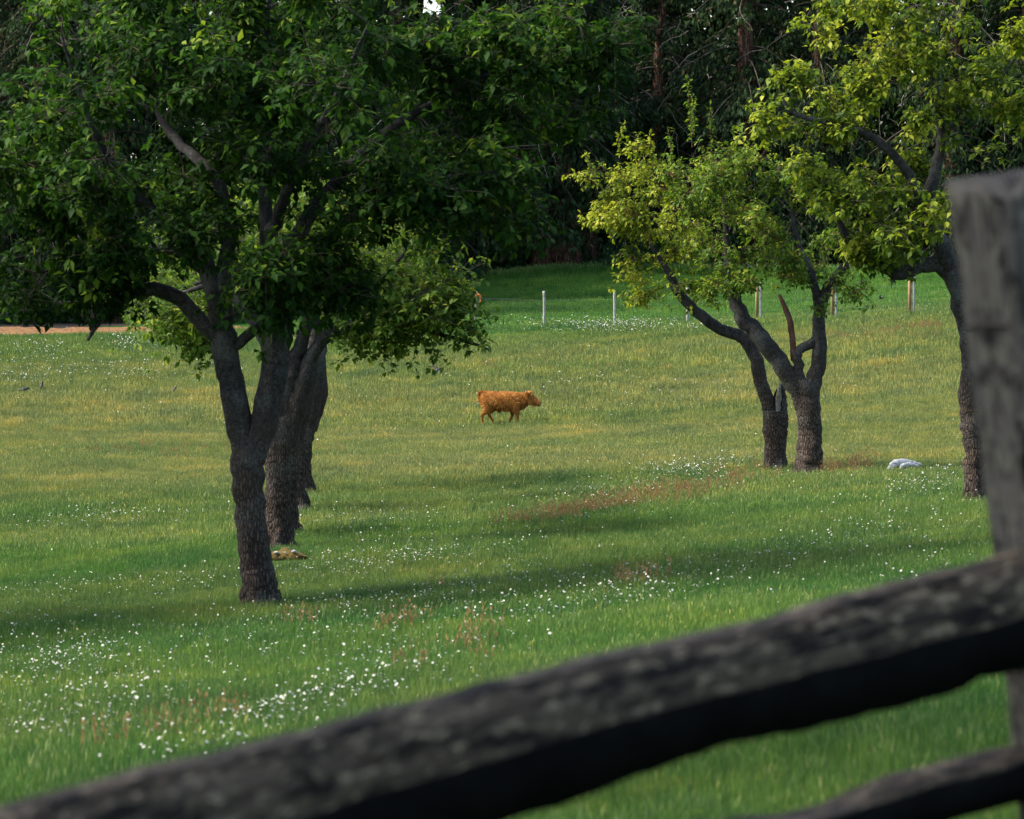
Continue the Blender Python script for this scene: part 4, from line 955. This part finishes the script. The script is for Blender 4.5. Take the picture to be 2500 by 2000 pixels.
# ------------------------------------------------------------------ calf
def calf():
    mb = MB()
    def loft(S, sides=20):
        V = []; an = np.linspace(0, 2 * math.pi, sides, endpoint=False)
        for (x, z, rz, ry) in S:
            for a in an: V.append((x, ry * math.cos(a) * (1 - .12 * max(0, math.sin(a))), z + rz * math.sin(a)))
        n = len(S); i = np.arange(n - 1)[:, None] * sides; j = np.arange(sides)[None]; k = (j + 1) % sides
        F4 = np.stack([i + j, i + k, i + sides + k, i + sides + j], -1).reshape(-1, 4)
        V += [(S[0][0], 0, S[0][1]), (S[-1][0], 0, S[-1][1])]; jj = np.arange(sides); kk = (jj + 1) % sides; o = (n - 1) * sides
        mb.add(V, np.vstack([np.stack([kk, jj, np.full(sides, n * sides)], -1), np.stack([o + jj, o + kk, np.full(sides, n * sides + 1)], -1)]), F4)
    loft([(.0, .64, .07, .06), (.03, .63, .155, .11), (.10, .60, .235, .165), (.22, .60, .24, .19), (.38, .605, .218, .195), (.55, .592, .238, .21), (.70, .58, .25, .20), (.84, .58, .245, .18), (.96, .585, .225, .15), (1.06, .61, .19, .115), (1.15, .635, .165, .095), (1.22, .645, .14, .088)])
    loft([(1.17, .665, .08, .06), (1.21, .665, .13, .09), (1.27, .645, .14, .095), (1.34, .61, .125, .085), (1.39, .58, .108, .075), (1.44, .55, .092, .070), (1.475, .54, .086, .068), (1.498, .535, .070, .060)])
    def leg(C, r_): 
        c = catmull(C, .03); mb.add(*tube(c, np.interp(np.linspace(0, 1, len(c)), np.linspace(0, 1, len(r_)), r_), 12))
    leg([(.16, -.04, .56), (.19, -.085, .42), (.13, -.12, .33), (.055, -.12, .255), (.05, -.12, .14), (.05, -.12, .06), (.075, -.12, .0)], [.16, .145, .110, .052, .034, .033, .042])
    leg([(.18, .04, .56), (.24, .085, .42), (.22, .12, .33), (.18, .12, .26), (.25, .12, .14), (.29, .12, .05), (.32, .12, .0)], [.16, .145, .110, .052, .034, .033, .042])
    leg([(.90, -.05, .52), (.92, -.09, .40), (.93, -.11, .28), (.94, -.11, .20), (.945, -.11, .10), (.95, -.11, .05), (.97, -.11, .0)], [.15, .10, .062, .044, .034, .033, .042])
    leg([(.84, .05, .52), (.80, .09, .40), (.79, .11, .28), (.77, .11, .19), (.74, .11, .11), (.72, .11, .06), (.74, .11, .0)], [.14, .10, .062, .044, .034, .033, .042])
    leg([(.42, 0, .42), (.47, 0, .355), (.49, 0, .31)], [.08, .05, .018])            # belly fold
    leg([(.05, 0, .78), (.0, 0, .815), (-.03, 0, .79), (-.04, 0, .70), (-.03, 0, .60), (-.02, 0, .52)], [.05, .04, .032, .028, .03, .012])  # tail
    leg([(1.01, 0, .44), (1.08, 0, .46), (1.14, 0, .52)], [.08, .06, .04])           # dewlap
    for s in (-1, 1):
        leg([(1.205, .06 * s, .735), (1.18, .12 * s, .77), (1.155, .17 * s, .80), (1.145, .20 * s, .82)], [.028, .050, .048, .012])
    leg([(1.21, 0, .75), (1.245, 0, .795), (1.29, 0, .765)], [.055, .06, .045])          # poll
    me = mb.mesh('body')
    o = bpy.data.objects.new('tmp', me); COL.objects.link(o)
    md = o.modifiers.new('r', 'REMESH'); md.mode = 'VOXEL'; md.voxel_size = .011
    sm = o.modifiers.new('s', 'SMOOTH'); sm.iterations = 9; sm.factor = .5
    bpy.context.view_layer.update()
    me2 = bpy.data.meshes.new_from_object(o.evaluated_get(bpy.context.evaluated_depsgraph_get()))
    bpy.data.objects.remove(o)
    for f in me2.polygons: f.use_smooth = True
    return me2
M['coat'] = flat_mat('ginger_hide', (.13, .044, .008), .9, (13, (.28, .10, .016)))
M['fur'] = foliage('ginger_fur', [(0, (.12, .038, .006)), (.45, (.29, .115, .022)), (.8, (.45, .20, .042)), (1, (.60, .30, .075))], trans=.25, rough=.6, tcol=1.0)
M['dark_eye'] = flat_mat('dark_eye', (.01, .008, .006), .15, None, .5)
M['muzzle'] = flat_mat('pinkish_muzzle', (.20, .10, .05), .6)
M['hoof'] = flat_mat('hoof', (.05, .035, .025), .6)
cb = base_px(1246, 1036)
cf = empty('calf', cb + Vector((-.74, 0, .0))); tag(cf, 'ginger brown shaggy calf walking through the open meadow', 'calf')
cf.rotation_euler = (0, 0, R(-6))
bme = calf(); body = link('body', bme, cf, (M['coat'],))
V = np.zeros(len(bme.vertices) * 3); bme.vertices.foreach_get('co', V); V = V.reshape(-1, 3); Nn = np.zeros(len(V) * 3); bme.vertices.foreach_get('normal', Nn); Nn = Nn.reshape(-1, 3)
ok = np.nonzero((V[:, 2] > .10) & ~((V[:, 0] > 1.40)))[0]; k = rng.choice(ok, 11000); P = V[k] + rng.normal(0, .004, (11000, 3)); nn = Nn[k]
dr = unit(nn * .55 + np.array([-.5, 0, -.65]) + rng.normal(0, .35, (11000, 3))); sd = unit(np.cross(dr, nn)); ln = rng.uniform(.03, .065, 11000)[:, None] * np.clip((P[:, 2:3] - .05) / .3, .3, 1); w = .005
W = np.stack([P - sd * w, P + sd * w, P + dr * ln], 1).reshape(-1, 3)
ctr = V[rng.choice(ok, 420)]; ct = rng.normal(.5, .24, 420); nr_ = np.concatenate([np.argmin(((P[a:a+500, None] - ctr[None]) ** 2).sum(-1), 1) for a in range(0, 11000, 500)])
clm = np.clip(ct[nr_] + rng.normal(0, .12, 11000), 0, 1)
o = link('coat', np_mesh('coat', W, np.arange(33000).reshape(-1, 3), False, {'tint': np.repeat(clm, 3)}), cf, (M['fur'],)); o['kind'] = 'stuff'
def ball(name, c, r3, parent, m, sub=2):
    bm = bmesh.new(); bmesh.ops.create_icosphere(bm, subdivisions=sub, radius=1)
    for v in bm.verts: v.co = Vector((v.co.x * r3[0] + c[0], v.co.y * r3[1] + c[1], v.co.z * r3[2] + c[2]))
    me = bpy.data.meshes.new(name); bm.to_mesh(me); bm.free()
    for f in me.polygons: f.use_smooth = True
    return link(name, me, parent, (m,))
for s in (-1, 1):
    ball('eye', (1.335, s * .078, .655), (.020, .014, .017), cf, M['dark_eye'])
ball('muzzle', (1.474, 0, .533), (.040, .070, .072), cf, M['muzzle'])
for s in (-1, 1): ball('nostril', (1.508, s * .032, .555), (.010, .010, .009), cf, M['dark_eye'], 1)
for (x, y) in ((.085, -.12), (.33, .12), (.98, -.11), (.75, .11)): ball('hoof', (x, y, .012), (.048, .038, .035), cf, M['hoof'])

# ------------------------------------------------------------------ birds
M['bird'] = flat_mat('dark_plumage', (.012, .012, .016), .6, None, .3)
M['bird_grey'] = flat_mat('grey_brown_plumage', (.06, .05, .045), .7)
def bird_mesh(flying, m):
    mb = MB()
    C = catmull([(-.09, 0, -.004), (-.05, 0, 0), (0, 0, 0), (.05, 0, .006), (.075, 0, .02), (.10, 0, .018), (.118, 0, .012)], .012)
    mb.add(*tube(C, np.interp(np.linspace(0, 1, len(C)), [0, .2, .45, .62, .72, .85, .93, 1], [.008, .022, .034, .030, .022, .021, .008, .001]), 10))
    mb.add([(-.07, -.012, 0), (-.07, .012, 0), (-.17, .030, -.006), (-.15, 0, -.004), (-.17, -.030, -.006), (-.08, 0, .008)], [(0, 3, 4), (1, 2, 3), (0, 1, 3), (0, 5, 1), (0, 4, 5), (1, 5, 2), (5, 4, 3), (5, 3, 2)])
    if flying:
        for s in (-1, 1):
            t = np.linspace(0, 1, 7); lead = np.stack([.045 + .03 * np.sin(t * 3) - .10 * t ** 2, s * (.02 + .17 * t), .01 + .09 * t - .05 * t * t], -1)
            ch = (.065 * (1 - t) ** .6 + .006)[:, None]; trail = lead + np.array([-1, 0, -.12]) * ch
            top = np.stack([lead, trail], 1).reshape(-1, 3); bot = top + (0, 0, -.006); k = np.arange(6)[:, None] * 2
            mb.add(np.vstack([top, bot]), None, np.vstack([k + np.array([[0, 1, 3, 2]]), k + 14 + np.array([[0, 2, 3, 1]]), k + np.array([[0, 2, 16, 14]]), k + np.array([[1, 15, 17, 3]])]))
    else:
        for s in (-1, 1): mb.add(*tube([(.005, s * .014, -.02), (.012, s * .014, -.055), (.008, s * .014, -.09)], .003, 5))
    me = mb.mesh('bird'); me.materials.append(M[m]); return me
def bird(px, py, d, fly, m, rot, label, s=1.0):
    p = at(px, py, d) if d else base_px(px, py) + Vector((0, 0, .085 * s))
    o = link('bird', bird_mesh(fly, m)); o.location = p; o.rotation_euler = [R(a) for a in rot]; o.scale = (s, s, s); tag(o, label, 'bird')
bird(1067, 905, 66, True, 'bird', (30, -25, 20), 'dark swallow flying low above the grass near the calf', .9)
bird(2105, 690, 96, True, 'bird', (50, 20, 200), 'dark swallow flying above the wire fence beside the pear foliage', 1.0)
bird(2152, 728, 92, True, 'bird', (20, 10, 160), 'dark swallow skimming the grass just before the wire fence', .9)
bird(57, 963, 0, False, 'bird', (0, -5, 10), 'black bird with level back feeding in the grass', 1.5)
bird(101, 955, 0, False, 'bird_grey', (0, -60, 60), 'grey brown bird standing upright in the grass', 1.5)
bird(424, 962, 0, False, 'bird_grey', (0, -40, 30), 'small brown bird in the grass near the pear trunks', 1.2)

# ------------------------------------------------------------------ weathered rail fence in the foreground
def wood_mat(name, lo, hi, moss, lich):
    """weathered split wood; UV is in metres, u along the grain"""
    m, N, L, b = mat(name)
    tc = N.new('ShaderNodeTexCoord')
    def nz(scale, detail=7.0, rough=.68):
        mp = node(N, 'ShaderNodeMapping'); mp.inputs['Scale'].default_value = (*scale, 1); L.new(tc.outputs['UV'], mp.inputs[0])
        n = node(N, 'ShaderNodeTexNoise', inp={'Scale': 1.0, 'Detail': detail, 'Roughness': rough}); L.new(mp.outputs[0], n.inputs[0])
        return n.outputs[0]
    grain = nz((4, 60)); r1 = ramp(N, [(.36, lo), (.64, hi)]); L.new(grain, r1.inputs[0])
    a = ramp(N, [(.53, (0, 0, 0)), (.60, (1, 1, 1))]); L.new(nz((30, 48)), a.inputs[0])
    c = mixc(N, L, a.outputs[0], r1.outputs[0], lich)
    a3 = ramp(N, [(.50, (0, 0, 0)), (.58, (1, 1, 1))]); L.new(nz((12, 26)), a3.inputs[0])
    c = mixc(N, L, a3.outputs[0], c, moss)
    cr = ramp(N, [(.30, (1, 1, 1)), (.36, (0, 0, 0))]); L.new(nz((1.2, 30), 3.0, .5), cr.inputs[0])
    c = mixc(N, L, cr.outputs[0], c, (.004, .004, .004))
    L.new(c, b.inputs['Base Color']); b.inputs['Roughness'].default_value = .9; b.inputs['Specular IOR Level'].default_value = .15
    bp = node(N, 'ShaderNodeBump', inp={'Strength': .8, 'Distance': .01}); L.new(grain, bp.inputs['Height']); L.new(bp.outputs[0], b.inputs['Normal'])
    return m
M['rail'] = wood_mat('weathered_rail', (.028, .019, .012), (.098, .072, .048), (.010, .0075, .0055), (.23, .175, .11))
M['rail_under'] = flat_mat('painted_shade_split_face', (.0035, .0033, .0032), .95, (9, (.008, .0075, .007)), .03)  # near-black colour holds the shade of the rail's lower, camera-facing side
M['post_wood'] = wood_mat('weathered_post', (.026, .023, .020), (.105, .094, .082), (.016, .014, .012), (.13, .12, .09))
M['iron'] = flat_mat('rusty_wire', (.03, .025, .022), .7)
rf = empty('rail_fence', gp(at(2450, 1500, 4.75).x, 4.75)); tag(rf, 'weathered grey split rail fence with lichen and a leaning post', 'fence')
rb = np.array(rf.location)
def rail(name, top, mid, bot, depth, thick, seed):
    """split rail from three edge lines (photo pixels), with real thickness behind; four faces and closed ends"""
    r = np.random.default_rng(seed)
    xs = np.linspace(-500, 4600, 135)
    d = depth(xs)
    def line(pts, j):
        p = np.array(pts, float); y = np.interp(xs, p[:, 0], p[:, 1]); k0 = xs < p[0, 0]; y[k0] = p[0, 1] + (xs[k0] - p[0, 0]) * (p[1, 1] - p[0, 1]) / (p[1, 0] - p[0, 0])
        k1 = xs > p[-1, 0]; y[k1] = p[-1, 1] + (xs[k1] - p[-1, 0]) * (p[-1, 1] - p[-2, 1]) / (p[-1, 0] - p[-2, 0])
        w = sum(a * np.sin(xs * f + r.uniform(0, 6)) for a, f in ((5, .011), (4, .023), (3, .051), (2, .11)))
        return y + w * j * .55
    a = lambda y, dd: np.stack([rays(xs, y)[0] * dd, dd, CZ + rays(xs, y)[1] * dd], -1)
    nx_, ny_ = .66, -.75
    A = a(line(top, 1.0) + 16, d + .035)                  # front top edge
    A2 = A + np.array([-nx_ * .05, -ny_ * .05, .0]) # back of the narrow top
    Bm_ = a(line(mid, .8), d)                        # nose between the weathered and the shade-painted face
    Cb = a(line(bot, 1.0), d + .014)
    back = np.array([-nx_, -ny_, 0]) * thick
    D_ = A2 + back * .55 + (0, 0, -.06); E = Cb + back * .5 + (0, 0, .03)
    mid1 = (A * .55 + Bm_ * .45) + np.array([nx_, ny_, 0]) * .004 + r.normal(0, .0025, A.shape)
    ring = [A2, A, mid1, Bm_, Cb, E, D_]; k = len(ring); n = len(xs)
    V = np.stack(ring, 1).reshape(-1, 3); i = np.arange(n - 1)[:, None] * k; j = np.arange(k)[None]; q = (j + 1) % k
    F = np.stack([i + j, i + q, i + k + q, i + k + j], -1).reshape(-1, 4)
    V = np.vstack([V, V[:k].mean(0), V[-k:].mean(0)]); e = np.arange(k); e2 = (e + 1) % k; o_ = (n - 1) * k
    F3 = np.vstack([np.stack([e2, e, np.full(k, n * k)], -1), np.stack([o_ + e, o_ + e2, np.full(k, n * k + 1)], -1)])
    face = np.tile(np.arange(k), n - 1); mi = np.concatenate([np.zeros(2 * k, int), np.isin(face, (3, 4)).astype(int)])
    me = np_mesh(name, V - rb, [F3, F], False, None, mi)
    uv = me.uv_layers.new(name='UVMap'); li = np.zeros(len(me.loops), np.int32); me.loops.foreach_get('vertex_index', li)
    li = np.minimum(li, n * k - 1); U = np.stack([(li // k) * .0215 + seed, (li % k) * .05], -1); uv.data.foreach_set('uv', U.astype(np.float32).ravel())
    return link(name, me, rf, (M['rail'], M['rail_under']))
dep = lambda xs: np.interp(xs, [-500, 0, 1366, 2300, 2900, 4600], [3.32, 3.5, 4.08, 4.6, 4.95, 6.0])
rail('rail', [(0, 1978), (348, 1887), (696, 1800), (1043, 1713), (1250, 1655), (1700, 1550), (1961, 1489), (2222, 1415), (2500, 1345)], [(725, 1997), (1250, 1840), (1700, 1711), (2091, 1615), (2500, 1506)],
     [(1000, 2085), (1366, 1965), (1500, 1915), (1743, 1829), (2091, 1752), (2351, 1690), (2375, 1662), (2500, 1634)], dep, .15, 3)
rail('rail', [(1400, 2046), (1980, 1978), (2110, 1936), (2222, 1890), (2483, 1822)], [(1400, 2110), (1980, 2018), (2222, 1940), (2500, 1862)], [(1400, 2200), (1980, 2120), (2222, 2030), (2500, 1955)], lambda xs: dep(xs) + .05, .14, 5)
# post: leaning, flat faced, rounded corners, slightly ragged top
def post(name, pts, w, m):
    C = catmull(pts, .035); n = len(C); sides = 28; V = []
    for i in range(n):
        t = i / (n - 1)
        for a in np.linspace(0, 2 * math.pi, sides, endpoint=False):
            c, s = math.cos(a), math.sin(a); k = 1 / (abs(c) ** 4 + abs(s) ** 4) ** .25
            rr = w * k * (1 + .03 * math.sin(5 * a + 2 * t) + .02 * math.sin(11 * a + 3 * t) - .07 * max(0, math.sin(7 * a + .6 * math.sin(6 * t))) ** 12 + .008 * rng.normal()) * (1.0 + .04 * math.sin(7 * t))
            x, y = rr * c, rr * s * .9; ca, sa = math.cos(.5), math.sin(.5)
            V.append(C[i] + np.array([x * ca - y * sa, x * sa + y * ca, (.012 * math.sin(3 * a + 1) + .012 * rng.normal() + .02 * c if i == n - 1 else 0)]))
    V = np.array(V); i = np.arange(n - 1)[:, None] * sides; j = np.arange(sides)[None]; k = (j + 1) % sides
    F = np.stack([i + j, i + k, i + sides + k, i + sides + j], -1).reshape(-1, 4)
    V = np.vstack([V, C[-1] + (0, 0, .012), C[0]]); jj = np.arange(sides); kk = (jj + 1) % sides; o_ = (n - 1) * sides
    F3 = np.vstack([np.stack([o_ + jj, o_ + kk, np.full(sides, n * sides)], -1), np.stack([kk, jj, np.full(sides, n * sides + 1)], -1)])
    me = np_mesh(name, V - rb, [F3, F], True)
    uv = me.uv_layers.new(name='UVMap'); li = np.zeros(len(me.loops), np.int32); me.loops.foreach_get('vertex_index', li); U = np.stack([(li // sides) * .035, np.abs((li % sides) - sides / 2) * .027], -1); uv.data.foreach_set('uv', U.astype(np.float32).ravel())
    return link(name, me, rf, (M[m],))
PD = 4.86
pa, pb = np.array(at(2500, 432, PD)), np.array(at(2655, 1850, PD))
low = pb + (pb - pa) / np.linalg.norm(pb - pa) * .9
post('post', [low, pb, pa * .5 + pb * .5, pa], .107, 'post_wood')
t = (790 - 428) / (1850 - 428); wc = pa + (pb - pa) * t; an = np.linspace(0, 2 * math.pi, 33)
mb = MB(); mb.add(*tube(np.array([wc + (.118 * math.cos(a), .112 * math.sin(a), .006 * math.sin(2 * a)) for a in an]), .004, 6, 0, False)); link('wire_band', mb.mesh('wire_band', rb), rf, (M['iron'],))

kc = pa + (pb - pa) * ((1075 - 432) / (1850 - 432)) + np.array([-.035, -.098, 0])
bm = bmesh.new(); bmesh.ops.create_icosphere(bm, subdivisions=3, radius=1)
for v in bm.verts:
    f = 1 + .22 * math.sin(6 * v.co.z + 3 * v.co.x) * math.sin(5 * v.co.x + 1); v.co = Vector((v.co.x * .036 * f, v.co.y * .014, v.co.z * .085 * f))
me = bpy.data.meshes.new('knot_hole'); bm.to_mesh(me); bm.free()
for f in me.polygons: f.use_smooth = True
o = link('knot_hole', me, rf, (M['rail_under'],)); o.location = kc - rb; o.rotation_euler = (0, R(8), R(28))
